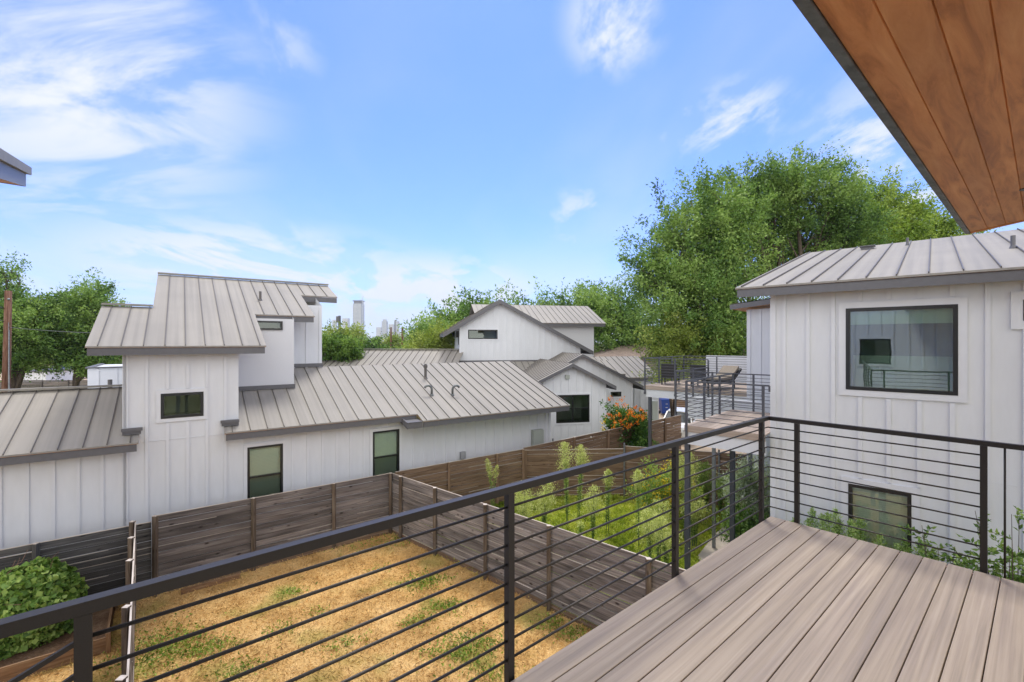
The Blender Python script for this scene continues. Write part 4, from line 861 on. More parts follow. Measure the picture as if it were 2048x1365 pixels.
LG1 = leafmat('leaf_green', (.024, .058, .016), (.12, .225, .052), (.29, .42, .115), .28, .35)
LG2 = leafmat('leaf_bright', (.06, .115, .016), (.17, .27, .04), (.33, .43, .09), .3, .35)
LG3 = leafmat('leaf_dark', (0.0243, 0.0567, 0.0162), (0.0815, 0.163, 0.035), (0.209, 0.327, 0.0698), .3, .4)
LG4 = leafmat('leaf_yellowish', (.10, .14, .02), (.22, .29, .05), (.38, .44, .12), .3, .5)
LG5 = leafmat('leaf_olive', (0.0607, 0.0911, 0.0243), (0.199, 0.269, 0.0652), (0.396, 0.466, 0.139), .35, .4)
D1 = 25.
tree('big_tree', 'tall feathery tree left of the right house, its crown the nearest to the sky gap', (px3(1500, 0, 25)[0], 25, gz(25)),
     [blob(1400, 470, 25, 95, 120), blob(1465, 425, 26, 72, 78), blob(1330, 560, 25, 78, 95), blob(1390, 600, 24, 85, 110), blob(1455, 560, 25, 70, 120), blob(1290, 545, 25, 36, 30), blob(1410, 690, 24.5, 80, 60), blob(1470, 660, 24, 60, 60), blob(1352, 480, 25, 36, 48)],
     640, 130, .155, LG1, cr=.47, trunk=.3, bark=BARKL, limbs=110, elong=1.5)
tree('big_tree', 'tallest tree, its round top rising behind the grey roof of the right house', (px3(1590, 0, 27)[0], 27, gz(27)),
     [blob(1590, 372, 27, 84, 50), blob(1540, 410, 27, 42, 72), blob(1510, 450, 27.5, 48, 70), blob(1660, 410, 27, 62, 55), blob(1620, 480, 28, 90, 60), blob(1540, 540, 28, 60, 60), blob(1700, 470, 27, 55, 50), blob(1482, 372, 26.5, 16, 22), blob(1690, 385, 27, 20, 30)],
     560, 125, .15, LG1, cr=.45, trunk=.32, limbs=120, elong=1.6)
tree('broad_tree', 'bright green tree above the roof ridge of the right house, beside the wooden soffit', (px3(1790, 0, 30)[0], 30, gz(30)),
     [blob(1770, 430, 30, 60, 50), blob(1830, 460, 30, 60, 42), blob(1890, 480, 30, 45, 30), blob(1720, 480, 30, 50, 45), blob(1790, 500, 29, 90, 40), blob(1745, 400, 31, 20, 22)],
     330, 120, .17, LG2, cr=.5, trunk=.28, limbs=40)
tree('shrub', 'yellow-green bushy shrub left of the big tree, behind the upper balcony', (px3(1345, 0, 23.5)[0], 23.5, gz(23.5)),
     [blob(1350, 670, 23.5, 48, 38), blob(1325, 700, 23.5, 38, 30), blob(1385, 700, 23.5, 45, 32), blob(1350, 735, 23.5, 60, 30)], 110, 110, .12, LG4, cr=.35, trunk=.1, limbs=20, cat='shrub')
# the tree line beyond the gabled houses
tree('dense_tree', 'dense green tree behind the rear grey roof, right of the big gable', (px3(1250, 0, 44)[0], 44, gz(44)), [blob(1240, 640, 44, 60, 50), blob(1275, 690, 43, 50, 50), blob(1205, 630, 45, 45, 45), blob(1230, 700, 44, 70, 40)], 240, 100, .26, LG1, cr=.75, trunk=.3)
tree('dense_tree', 'dark leafy tree just above the rear grey roof of the gabled house', (px3(1150, 0, 50)[0], 50, gz(50)), [blob(1150, 640, 50, 55, 50), blob(1100, 640, 50, 50, 38), blob(1180, 625, 50, 35, 40)], 170, 100, .30, LG1, cr=.85, trunk=.3)
tree('dense_tree', 'leafy tree whose top shows left of the peak of the big gable', (px3(950, 0, 46)[0], 46, gz(46)), [blob(965, 640, 46, 42, 40), blob(925, 650, 46, 50, 38), blob(1010, 650, 47, 50, 38), blob(900, 680, 45, 60, 40)], 220, 100, .28, LG1, cr=.75, trunk=.3)
tree('broad_tree', 'rounded tree sloping down to the gap with the far skyline', (px3(860, 0, 40)[0], 40, gz(40)), [blob(850, 678, 40, 28, 14), blob(880, 690, 40, 45, 22)], 110, 100, .24, LG1, cr=.65, trunk=.25)
tree('shrub', 'yellow-green willowy shrub over the long low roof, left of the big gable', (px3(855, 0, 32)[0], 32, gz(32)), [blob(855, 700, 32, 32, 24), blob(885, 700, 32, 28, 30), blob(826, 712, 32, 18, 12)], 120, 110, .16, LG4, cr=.45, trunk=.15, cat='shrub')
tree('dense_tree', 'wispy green tree just right of the tall far tower, above the low roof', (px3(745, 0, 34)[0], 34, gz(34)), [blob(740, 708, 34, 28, 16), blob(744, 680, 34, 6, 16), blob(712, 712, 34, 28, 16), blob(785, 722, 34, 28, 12)], 120, 100, .17, LG1, cr=.32, trunk=.15)
tree('dense_tree', 'brownish olive tree top under the tall far tower', (px3(690, 0, 48)[0], 48, gz(48)), [blob(686, 690, 48, 34, 16), blob(714, 684, 48, 10, 10)], 90, 90, .26, LG5, cr=.7, trunk=.25)
tree('vine_clump', 'dark vine-covered clump beside the right edge of the stepped roof house', (px3(675, 0, 28)[0], 28, gz(28)), [blob(664, 702, 28, 26, 26), blob(698, 702, 28, 24, 16)], 90, 110, .16, LG3, cr=.35, trunk=.12, cat='shrub', up=0, elong=1)
# left side
tree('dense_tree', 'leafy tree left of the stepped roof house, behind the utility pole wire', (px3(150, 0, 34)[0], 34, gz(34)), [blob(160, 640, 34, 62, 60), blob(190, 610, 34, 30, 34), blob(120, 660, 34, 60, 50), blob(190, 690, 34, 45, 45), blob(215, 700, 34, 22, 40), blob(140, 712, 34, 60, 18), blob(205, 735, 34, 30, 20)], 400, 110, .18, LG1, cr=.5, trunk=.3)
tree('dense_tree', 'green tree at the left edge behind the wooden utility pole', (px3(30, 0, 32)[0], 32, gz(32)), [blob(25, 635, 32, 65, 45), blob(-20, 610, 32, 50, 60), blob(60, 660, 32, 60, 60), blob(10, 700, 32, 70, 40), blob(8, 545, 32, 20, 22), blob(40, 725, 32, 50, 18)], 430, 110, .17, LG1, cr=.46, trunk=.3)
far = tree('distant_tree', 'low dark tree far off under the skyline gap', (px3(790, 0, 90)[0], 90, gz(90)), [blob(790, 698, 90, 22, 8), blob(815, 699, 90, 16, 8)], 70, 80, .45, LG5, cr=1.0, trunk=.3, group='far trees on the horizon')
for px, y, s in ((600, 95, 1.1), (700, 110, 1.2), (480, 90, 1.), (380, 92, 1.2), (1020, 95, 1.2), (1340, 85, 1.2), (250, 80, 1.3), (120, 95, 1.1), (0, 88, 1.2), (1450, 90, 1.2), (880, 120, 1.1)):
    c = dup(far); c.location = (px3(px, 0, y)[0], y, gz(y)); c.scale = (s, s, s); c.rotation_euler = (0, 0, px)
    c['label'] = far['label'] = 'low dark tree far off among the roofs, under the horizon haze'

# vine-covered shrub at the lower left
VL = leafmat('vine_leaf', (.05, .11, .02), (.15, .27, .05), (.34, .46, .12), .25, 1.5)
vb = thing('shrub', 'round shrub smothered in bright vine leaves at the lower left, against the grey fence', 'shrub', (-9.1, 8.9, 0))
c = np.array([-9.32, 8.9, .66]); d = unit(rng.normal(size=(9000, 3))); rr = 1-.22*rng.random(9000)**2+.10*np.sin(d[:, 0]*7+1)*np.cos(d[:, 1]*6+d[:, 2]*5)+.05*np.sin(d[:, 0]*19)*np.sin(d[:, 2]*17)
P = c+d*rr[:, None]*np.array([.74, .78, .86]); P = P[P[:, 2] > .05]; d = unit(P-c); n = len(P); D = unit(np.cross(d, rng.normal(size=(n, 3)))+np.array([0, 0, -.35])+d*.35)
L_ = .045+.10*rng.random(n); cards('foliage', P, D, L_, L_*.95, VL, vb, curl=.1)
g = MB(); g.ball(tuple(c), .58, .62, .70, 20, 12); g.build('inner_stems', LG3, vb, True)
TWG = plain('dry_twig', (.22, .12, .08), .9)
for k in range(14):
    g = MB(); a = random.uniform(0, 6.28); e = random.uniform(.2, 1.3); p = Vector((math.cos(a)*math.sin(e), math.sin(a)*math.sin(e), math.cos(e))); q = (p+Vector((random.uniform(-.6, .6), random.uniform(-.6, .6), random.uniform(-.2, .5)))*.5)
    C_ = Vector(c); m = Vector((.78, .82, .92)); pts = [C_+Vector((v.x*m.x, v.y*m.y, v.z*m.z)) for v in (p.normalized(), ((p+q)/2).normalized()*1.03, q.normalized()*random.uniform(1.0, 1.25))]
    g.tube(pts, [.006, .005, .003], 5); g.build('twig', TWG, vb)

# ---- grass and weeds
def inpoly(P, poly):
    x, y = P[:, 0], P[:, 1]; r = np.zeros(len(P), bool); n = len(poly)
    for i in range(n):
        (x0, y0), (x1, y1) = poly[i], poly[(i+1) % n]
        if y0 == y1: continue
        k = ((y0 > y) != (y1 > y)) & (x < (x1-x0)*(y-y0)/(y1-y0)+x0); r ^= k
    return r
def scatter(n, poly, x0, x1, y0, y1):
    P = np.stack([rng.uniform(x0, x1, n), rng.uniform(y0, y1, n)], 1); return P[inpoly(P, poly)]
def grassm(name, stops, green, scale, thr):
    m = groundmat(name, stops, green, scale, thr, 14); N = m.node_tree.nodes; K = m.node_tree.links; b = N['Principled BSDF']
    uv = N.new('ShaderNodeUVMap'); sx_ = N.new('ShaderNodeSeparateXYZ'); K.new(uv.outputs[0], sx_.inputs[0]); r = ramp(N, [(0., (.38, .34, .30)), (.35, (.85, .84, .8)), (1., (1.2, 1.18, 1.1))]); K.new(sx_.outputs[0], r.inputs['Fac'])
    c = b.inputs['Base Color'].links[0].from_socket; K.new(mixc(N, K, 'MULTIPLY', c, r.outputs['Color'], 1.), b.inputs['Base Color']); return m
lawnp = [fl_l, cAw, qe, (5, -3), (-14, -3), (-16, 2)]
P = scatter(150000, lawnp, -13, 4, 3.5, 15); n = len(P)
P3 = np.concatenate([P, rng.uniform(0, .03, (n, 1))], 1); D = unit(np.concatenate([rng.normal(size=(n, 2)), np.abs(rng.normal(size=(n, 1)))*.55+.1], 1))
cards('lawn_grass', P3, D, rng.uniform(.04, .13, n), rng.uniform(.007, .016, n), grassm('dry_grass_blades', [(.30, (.30, .17, .06)), (.52, (.66, .42, .165)), (.75, (.82, .62, .34))], (.38, .40, .10), .8, (.53, .74)), kind='stuff', curl=.1)
# green clumps in the dry lawn
GRN = leafmat('clover_green', (.07, .13, .016), (.17, .28, .04), (.32, .42, .08), .3, 4)
cl = []
for px, py, r, k in ((850, 1165, .40, 1500), (890, 1215, .3, 800), (830, 1245, .22, 400), (930, 1300, .50, 1900), (330, 1280, .5, 900), (310, 1310, .6, 1500), (420, 1300, .35, 900), (590, 1185, .2, 250), (1100, 1250, .25, 500), (1145, 1268, .25, 500), (790, 1083, .5, 500), (720, 1095, .4, 250), (560, 1260, .3, 200), (1000, 1120, .3, 250), (690, 1290, .3, 300), (360, 1290, .3, 300), (640, 1225, .18, 120), (480, 1340, .3, 400), (980, 1350, .3, 300), (760, 1140, .25, 120)):
    k = int(k*.45); r *= 1.1
    z = H/((py-CY_)/F_); cx_, cy_ = (px-CX_)/F_*z, z; a = rng.normal(size=(k, 2))*r*.5*np.array([1.3, 1.]); cl.append(np.stack([cx_+a[:, 0]+.3*r*np.sin(a[:, 1]*9), cy_+a[:, 1], rng.uniform(.0, .05, k)], 1))
P3 = np.concatenate(cl); P3 = P3[inpoly(P3, lawnp)]; n = len(P3); D = unit(np.concatenate([rng.normal(size=(n, 2)), np.abs(rng.normal(size=(n, 1)))*.6+.1], 1))
cards('clover_patches', P3, D, rng.uniform(.04, .09, n), rng.uniform(.015, .04, n), GRN, kind='stuff')
# the weedy yard
wpoly = [tuple(p) for p in wp]
C0_ = scatter(9000, wpoly, -4, 11, 5, 17.4); P = np.repeat(C0_, 34, 0); WR = np.repeat(rng.random(len(C0_)), 34); P = P+rng.normal(size=P.shape)*.05*(1+np.repeat(rng.random((len(C0_), 1)), 34, 0)); kk_ = inpoly(P, wpoly); P = P[kk_]; WR = WR[kk_]

cpz = inpoly(P, CP); P = P[~cpz]; WR = WR[~cpz]; n = len(P)
hh = .5+.5*np.sin(P[:, 0]*1.7+np.sin(P[:, 1]*1.3)*2)*np.cos(P[:, 1]*1.9+P[:, 0]*.6)
P3 = np.concatenate([P, rng.uniform(0, .10, (n, 1))*(hh[:, None]+.3)], 1); D = unit(np.concatenate([rng.normal(size=(n, 2)), np.abs(rng.normal(size=(n, 1)))*1.0+.25], 1))
WM = leafmat('weed_blades', (.12, .19, .015), (.36, .44, .045), (.62, .64, .15), .35, 1.1)
cards('weeds', P3, D, rng.uniform(.05, .14, n)*(.6+hh*.7), rng.uniform(.012, .030, n), WM, kind='stuff', rnd=WR*.7+rng.random(n)*.3)

WS = leafmat('weed_leaf', (.08, .15, .03), (.22, .34, .07), (.42, .52, .16), .35, 3); WF = leafmat('weed_plume', (.30, .36, .10), (.55, .60, .20), (.75, .78, .38), .35, 4)
STM = plain('weed_stem', (.09, .14, .05), .8)
def stalk(label, px, y, ptop, n=1, plume=.5, w=.10, spread=.25, bend=.0, dens=1., name='weed_plant', pm=WF, lm=WS, base_leaf=True, lf=(.05, .13)):
    x = px3(px, 0, y)[0]; t = thing(name, label, 'weed', (x, y, 0)); h = H-(ptop-CY_)/F_*y
    P_, D_, Pf, Df = [], [], [], []; g = MB()
    for k in range(n):
        a = random.uniform(0, 6.28); hh = h*random.uniform(.75, 1.) if k else h; r = spread*random.uniform(.3, 1) if n > 1 else spread*.3
        b = Vector((x+random.uniform(-.05, .05), y+random.uniform(-.05, .05), 0)); e = Vector((x+math.cos(a)*r+bend*hh, y+math.sin(a)*r*.6, hh)); m = b.lerp(e, .5)+Vector((0, 0, hh*.08))-Vector((math.cos(a), math.sin(a), 0))*r*.25
        g.tube([b, m, e], [.012, .009, .003], 6)
        s = np.linspace(.12 if base_leaf else .5, 1, int(190*hh*dens)); B, M_, E = np.array(b), np.array(m), np.array(e)
        c = ((1-s)**2)[:, None]*B+(2*s*(1-s))[:, None]*(2*M_-(B+E)/2)+(s**2)[:, None]*E
        d = unit(rng.normal(size=(len(s), 3))*np.array([1, 1, .3])+np.array([0, 0, .35])); top = s > 1-plume
        P_.append(c[~top]); D_.append(d[~top])
        ct = np.repeat(c[top], 5, 0); wv = w*np.sin(np.clip((np.repeat(s[top], 5)-(1-plume))/plume, 0, 1)*2.6+.35)[:, None]
        Pf.append(ct+rng.normal(size=ct.shape)*wv*np.array([1, 1, .6])); Df.append(unit(rng.normal(size=ct.shape)+np.array([0, 0, .6])))
    g.build('stem', STM, t)
    P_ = np.concatenate(P_); D_ = np.concatenate(D_); k = len(P_); cards('leaf_foliage', P_, D_, rng.uniform(*lf, k), rng.uniform(.012, .022, k), lm, t)
    Pf = np.concatenate(Pf); Df = np.concatenate(Df); k = len(Pf)
    if k: cards('flower_plume', Pf, Df, rng.uniform(.025, .06, k), rng.uniform(.010, .022, k), pm, t)
    return t
stalk('spindly weed with three thin leaning stems before the brown fence', 985, 15.2, 920, 3, .30, .06, .5, dens=.5)
stalk('tallest pale-topped weed, in the middle of the green yard', 1133, 14.6, 886, 2, .32, .13, .12, dens=1.3)
stalk('tall pale-topped weed just right of the tallest one', 1158, 14.9, 893, 2, .30, .13, .25, bend=.05, dens=1.1)
stalk('short yellow-plumed weed nearest the diagonal fence, left one of a pair', 1052, 12.6, 972, 4, .38, .16, .22)
stalk('short yellow-plumed weed beside the left yellow-plumed one', 1088, 12.9, 968, 4, .38, .16, .22)
stalk('pale-plumed weed left of the thin green spire', 1188, 13.4, 972, 3, .45, .15, .25)
stalk('thin green spire-like weed in the open middle of the green yard', 1215, 14.0, 940, 2, .30, .07, .08, dens=1.2)
stalk('narrow leafy weed spire right of centre of the green yard', 1277, 13.0, 942, 1, .30, .08, .1, dens=1.8)
stalk('small dark weed sprig near the diagonal fence', 1163, 11.2, 1048, 1, .05, .05, .1, dens=2.2)
for px, y, t_, lb in ((1300, 11.0, 1015, 'big pale plume weed, left of three in front of the rail post'), (1335, 10.6, 1030, 'big pale plume weed, middle of three in front of the rail post'), (1318, 11.8, 1002, 'big pale plume weed, rearmost of three before the rail post')):
    stalk(lb, px, y, t_, 4, .40, .14, .32, dens=.8)
for px, y, t_, lb in ((1388, 13.0, 1000, 'green weed clump behind the second rail post, nearest the steel support'), (1412, 15.4, 960, 'feathery weed clump between two balcony supports'), (1440, 15.6, 950, 'tall feathery weed under the balcony landing'), (1400, 15.0, 925, 'slim tall weed against the fence under the landing'), (1455, 14.2, 950, 'slim weed beside the thin steel fence post'), (1372, 13.6, 905, 'tall weed rising behind the second rail post')):
    stalk(lb, px, y, t_, 5, .40, .14, .35, pm=WS if px > 1395 else WF)
YF = leafmat('yellow_flower', (.45, .28, .01), (.65, .45, .02), (.85, .65, .06), .3, 5)
t = tree('flowering_shrub', 'shrub speckled with small yellow flowers behind the rail post', (px3(1325, 0, 14.2)[0], 14.2, 0), [blob(1330, 975, 14.2, 45, 32), blob(1305, 990, 14, 35, 25), blob(1360, 990, 14.3, 35, 35)], 90, 90, .07, WS, cr=.20, trunk=.03, cat='shrub', limbs=10)
P, D, _ = crown(None, 90, 14, [blob(1330, 973, 14.1, 46, 33), blob(1305, 990, 13.9, 36, 26), blob(1360, 988, 14.2, 35, 35)], .2, 1.2); n = len(P); cards('flower', P, D, np.full(n, .06), np.full(n, .045), YF, t)
SG = leafmat('sage_leaf', (.20, .26, .15), (.42, .50, .33), (.62, .68, .52), .25, 2)
tree('sage_shrub', 'grey-green sage shrub at the left corner of the right house', (px3(1510, 0, 12.2)[0], 12.2, 0), [blob(1508, 985, 12.2, 34, 45), blob(1490, 975, 12.2, 22, 25), blob(1525, 1020, 12, 26, 40)], 110, 90, .10, SG, cr=.22, trunk=.05, cat='shrub', limbs=16, elong=1.6, asp=.28)
tree('dark_shrub', 'low dark green shrub below the sage at the foot of the house corner', (px3(1505, 0, 11.4)[0], 11.4, 0), [blob(1495, 1065, 11.4, 25, 14)], 40, 90, .09, LG1, cr=.2, trunk=.03, cat='shrub', limbs=8)
# sprigs along the foot of the right house
SPL = leafmat('sprig_leaf', (.14, .25, .06), (.30, .45, .14), (.50, .62, .28), .35, 3)
for px, pt_, w_, lb in ((1562, 1055, .1, 'small sprig nearest the left corner of the right house wall'), (1600, 1038, .10, 'pale upright sprig just right of the corner rail post'), (1628, 1022, .12, 'pale upright sprig second from the rail post'), (1655, 1032, .1, 'pale upright sprig left of the lower window'), (1672, 1018, .12, 'taller upright sprig against the wall left of the lower window')):
    stalk(lb, px, RH.w(rv(px, 1000, DR-.45)[0], DR-.45, 0)[1], pt_, 4, .35, .06, .16, pm=SPL, lm=SPL, name='sprig', dens=.7, lf=(.04, .08))
for px, pt_, n_, lb in ((1718, 1040, 5, 'bright green bushy sprig before the lower window'), (1772, 1068, 4, 'bright green sprig in front of the middle of the lower window'), (1812, 1085, 3, 'small bright sprig at the right side of the lower window'), (1862, 1085, 4, 'light sprig between the window and the leafy shrub')):
    stalk(lb, px, RH.w(rv(px, 1000, DR-.5)[0], DR-.5, 0)[1], pt_, n_, .4, .07, .2, pm=SPL, lm=SPL, name='sprig', dens=.8, lf=(.05, .09))
BLF = leafmat('broad_leaf', (.06, .13, .03), (.17, .30, .07), (.34, .48, .14), .3, 3)
def leafy(label, px, dep, ptop, n, spread, ll=.09, name='leafy_shrub'):
    w = RH.w(rv(px, 1000, dep)[0], dep, 0); x, y = w[0], w[1]; h = H-(ptop-CY_)/F_*y; t = thing(name, label, 'shrub', (x, y, 0)); g = MB(); Ps, Ds = [], []
    for k in range(n):
        a = random.uniform(0, 6.28); r = spread*random.uniform(.3, 1); hh = h*random.uniform(.72, 1.)
        pts = [Vector((x, y, 0)), Vector((x+math.cos(a)*r*.3, y+math.sin(a)*r*.3, hh*.5)), Vector((x+math.cos(a)*r, y+math.sin(a)*r, hh))]
        g.tube(pts, [.014, .009, .003], 6)
        for q in range(9):
            s = random.uniform(.45, 1); b = pts[1].lerp(pts[2], (s-.45)/.55); dr_ = Vector((random.uniform(-1, 1), random.uniform(-1, 1), random.uniform(.1, .8))).normalized(); ln = random.uniform(.15, .34)
            g.tube([b, b+dr_*ln], [.004, .002], 4)
            for j in range(14):
                Ps.append(tuple(b+dr_*ln*j/13)); Ds.append((dr_*.5+Vector((random.uniform(-1, 1), random.uniform(-1, 1), random.uniform(-.6, .8)))).normalized())
    g.build('stem', BARK, t); P = np.array(Ps); D = np.array([tuple(d) for d in Ds]); k = len(P); cards('foliage', P, D, rng.uniform(.6, 1.2, k)*ll, rng.uniform(.35, .5, k)*ll, BLF, t); return t
leafy('leafy shrub with glossy leaves left of the third rail post, by the right house', 1880, DR-.9, 1052, 8, .34)
leafy('tall leafy shrub at the right edge behind the last rail posts', 2030, DR-1.3, 1015, 16, .55)
leafy('small leafy plant seen between the third rail post and the thin baluster', 1985, DR-1.1, 1085, 8, .3)
# orange-flowering shrub
OF = leafmat('orange_flower', (.55, .10, .01), (.75, .17, .02), (.85, .38, .03), .3, 2.5)
yb = 20.8
t = tree('flowering_shrub', 'shrub with orange and red flowers between the gabled house and the brown fence', (px3(1250, 0, yb)[0], yb, gz(yb)), [blob(1252, 842, yb, 28, 18), blob(1236, 856, yb, 16, 24), blob(1274, 860, yb, 20, 20), blob(1229, 828, yb, 7, 12), blob(1252, 885, yb, 40, 26)], 130, 90, .12, leafmat('lush_leaf', (.02, .06, .012), (.06, .15, .03), (.15, .28, .06), .3, 1.5), cr=.19, trunk=.06, cat='shrub', limbs=14)
P = []; 
for px, py in ((1234, 810), (1220, 798), (1243, 800), (1250, 812), (1262, 820), (1270, 815), (1283, 820), (1217, 829), (1225, 833), (1238, 830), (1257, 829), (1263, 826), (1282, 832), (1285, 837), (1253, 838), (1274, 845), (1247, 852), (1256, 852), (1227, 855), (1206, 846), (1204, 857), (1276, 834), (1241, 843), (1268, 832), (1290, 828), (1230, 845), (1262, 850)):
    q = np.array(px3(px, py, yb-.9+random.uniform(-.1, .3))); Q = q+rng.normal(size=(18, 3))*np.array([.055, .05, .05]); cards('flower', Q, unit(rng.normal(size=(18, 3))), np.full(18, .075), np.full(18, .06), OF if px > 1212 else YF, t)

# ------------------------------------------------------------------ vehicles and yard things
def car(name, label, base, rz, paint, prof, roofp, wid=1.8, cat='car', scale=1.):
    t = thing(name, label, cat, base); c, s = math.cos(rz), math.sin(rz)
    class F2:
        @staticmethod
        def w(x, y, z): x, y, z = x*scale, y*scale, z*scale; return (x*c-y*s+base[0], x*s+y*c+base[1], z+base[2])
    def ext(pr, w0, w1, nm, m, bv=.05, pw=None):
        g = MB(F2); n = len(pr)
        def hw(i): return pw[i] if pw else w0
        for i in range(n):
            a, b = pr[i], pr[(i+1) % n]; ha, hb_ = hw(i), hw((i+1) % n); g.quad([(a[0], -ha, a[1]), (a[0], ha, a[1]), (b[0], hb_, b[1]), (b[0], -hb_, b[1])])
        g.quad([(p[0], -hw(i), p[1]) for i, p in enumerate(pr)]); g.quad([(p[0], hw(i), p[1]) for i, p in enumerate(pr)][::-1])
        return g.build(nm, m, t, bevel=bv)
    ext(prof, wid/2, wid/2, 'body', paint); n = len(roofp)
    ext(roofp, 0, 0, 'cabin', CARG, .03, [wid/2*.93 if p[1] < 1.15 else wid/2*.74 for p in roofp])
    tp = [p for p in roofp if p[1] > 1.15]; x0, x1 = min(p[0] for p in tp), max(p[0] for p in tp); zt = max(p[1] for p in tp)
    g = MB(F2); g.box(x0-.03, x1+.03, -wid/2*.76, wid/2*.76, zt-.02, zt+.045); g.build('roof_panel', paint, t, bevel=.03)
    lows = [p for p in roofp if p[1] < 1.15]; xa, xb = min(p[0] for p in lows), max(p[0] for p in lows); zl = lows[0][1]; g = MB(F2)
    for sy in (-1, 1):
        g.bar((xa, sy*wid/2*.92, zl), (x0, sy*wid/2*.755, zt), .07, .06); g.bar((xb, sy*wid/2*.92, zl), (x1, sy*wid/2*.755, zt), .07, .06); m_ = (x0+x1)/2; g.bar((m_, sy*wid/2*.935, zl), (m_, sy*wid/2*.755, zt), .07, .05)
    g.build('pillars', paint, t)
    xs_ = sorted(p[0] for p in prof); fx, bx_ = xs_[0], xs_[-1]
    for wx in (fx+.85, bx_-.8):
        for sy in (-1, 1):
            g = MB(F2); g.tube([(wx, sy*(wid/2-.2), .33), (wx, sy*(wid/2+.01), .33)], .33, 18); w = g.build('wheel', TYRE, t); g = MB(F2); g.tube([(wx, sy*(wid/2+.0), .33), (wx, sy*(wid/2+.022), .33)], .2, 12); g.build('rim', RIM, w)
    for sy in (-1, 1):
        g = MB(F2); g.box(fx-.01, fx+.06, sy*wid/2*.72-.18, sy*wid/2*.72+.18, .62, .76); g.build('headlight', HLT, t, bevel=.02)
        g = MB(F2); g.box(xa+.35, xa+.5, sy*(wid/2+.1)-.09, sy*(wid/2+.1)+.09, .95, 1.08); g.build('mirror', paint, t, bevel=.02)
    g = MB(F2); g.box(fx-.012, fx+.05, -.4, .4, .40, .58); g.build('grille', BLKW, t)
    return t
CARG = plain('car_glass', (.03, .035, .035), .08); CARG.node_tree.nodes['Principled BSDF'].inputs['Specular IOR Level'].default_value = .8
TYRE = plain('tyre', (.02, .02, .02), .9); RIM = plain('rim', (.4, .4, .42), .3, .8); HLT = plain('headlight_lens', (.6, .6, .6), .15)
PW = plain('white_car_paint', (.74, .74, .72), .25, var=.02); PD = plain('dark_car_paint', (.02, .025, .035), .3)
prof = [(-2.2, .3), (-2.25, .6), (-2.1, .85), (-1.2, 1.0), (2.05, 1.03), (2.2, .8), (2.2, .3)]; cab = [(-1.25, .98), (-.45, 1.5), (1.35, 1.52), (2.05, 1.0)]
cp = px3(1337, 830, 26.5)
car('parked_car', 'white car parked on the driveway behind the brown fence', (cp[0]+.7, 26.6, gz(26.3)+.0), math.radians(62), PW, prof, cab, scale=.92)
tprof = [(-2.7, .45), (-2.7, .85), (-1.6, 1.05), (.3, 1.05), (.32, 1.1), (2.7, 1.1), (2.7, .5)]; tcab = [(-1.5, 1.04), (-.9, 1.65), (.15, 1.65), (.35, 1.08)]
tp_ = px3(130, 748, 56); car('pickup_truck', 'dark pickup truck far off under the trees at the left', (tp_[0], 56, gz(56)+.02), math.radians(10), PD, tprof, tcab, 1.9, 'pickup truck')
BB = plain('blue_plastic', (.012, .06, .30), .4)
b0 = px3(1329, 816, 31.5); bz = gz(31.5)+.01
bn = thing('wheelie_bin', 'blue wheelie bin by the dark fence, seen under the balcony beam', 'bin', (b0[0], 31.5, bz)); g = MB(); bb = Vector((b0[0], 31.5, bz))
for (z0, s0, z1, s1) in ((.08, .23, .95, .31),):
    c = [(bb.x+a*s, bb.y+b*s, bb.z+z) for z, s in ((z0, s0), (z1, s1)) for a, b in ((-1, -1), (1, -1), (1, 1), (-1, 1))]
    for f in ((0, 1, 5, 4), (1, 2, 6, 5), (2, 3, 7, 6), (3, 0, 4, 7), (3, 2, 1, 0)): g.quad([c[k] for k in f])
g.build('body', BB, bn, bevel=.03); g = MB(); g.box(bb.x-.34, bb.x+.34, bb.y-.36, bb.y+.33, bb.z+.96, bb.z+1.05); g.build('lid', BB, bn, bevel=.03)
g = MB(); g.tube([(bb.x-.3, bb.y+.36, bb.z+.99), (bb.x+.3, bb.y+.36, bb.z+.99)], .02, 6); g.build('handle', BB, bn)
for sx in (-1, 1):
    g = MB(); g.tube([(bb.x+sx*.24, bb.y+.22, bb.z+.11), (bb.x+sx*.31, bb.y+.22, bb.z+.11)], .11, 12); g.build('wheel', TYRE, bn)
g = MB(); g.box(bb.x-.02, bb.x+.12, bb.y-.315, bb.y-.285, bb.z+.72, bb.z+.75); g.box(bb.x-.02, bb.x+.12, bb.y-.30, bb.y-.27, bb.z+.48, bb.z+.51); g.build('marking', TRIM, bn)
fence('fence', 'dark brown fence beyond the driveway, behind the blue bin', (px3(1312, 0, 33)[0], 33), (px3(1450, 0, 33)[0]+3, 33), gz(33), gz(33), 1.7, posts=[.1, 2.4, 4.8], pside=-1, mat=NEWW, cap=False)
for k, (px, lb) in enumerate(((1281, 'dark grey air conditioning unit nearest the orange flowers'), (1298, 'dark grey air conditioning unit beside the balcony support post'))):
    y = 25.2; x = px3(px, 0, y)[0]; z = gz(y); a = thing('air_conditioner', lb, 'air conditioner', (x, y, z)); g = MB(); g.box(x-.21, x+.21, y-.25, y+.25, z, z+1.15); ab = g.build('casing', plain('ac_grey%d' % k, (.09, .095, .10), .6), a, bevel=.02)
    g = MB(); g.tube([(x, y-.27, z+.8), (x, y-.252, z+.8)], .15, 20); g.tube([(x, y-.30, z+.8), (x, y-.271, z+.8)], .05, 12); g.build('fan_grille', GREYP, a)
g = MB(); x = px3(1309, 0, 25.8)[0]; g.box(x-.17, x+.12, 25.6, 25.8, .5, M.vy(1309, 795, 25.0)[2]-.0); cb = g.build('utility_cabinet', EB, None, bevel=.01); tag(cb, 'tall pale green-grey cabinet beside the air conditioning units', 'cabinet')
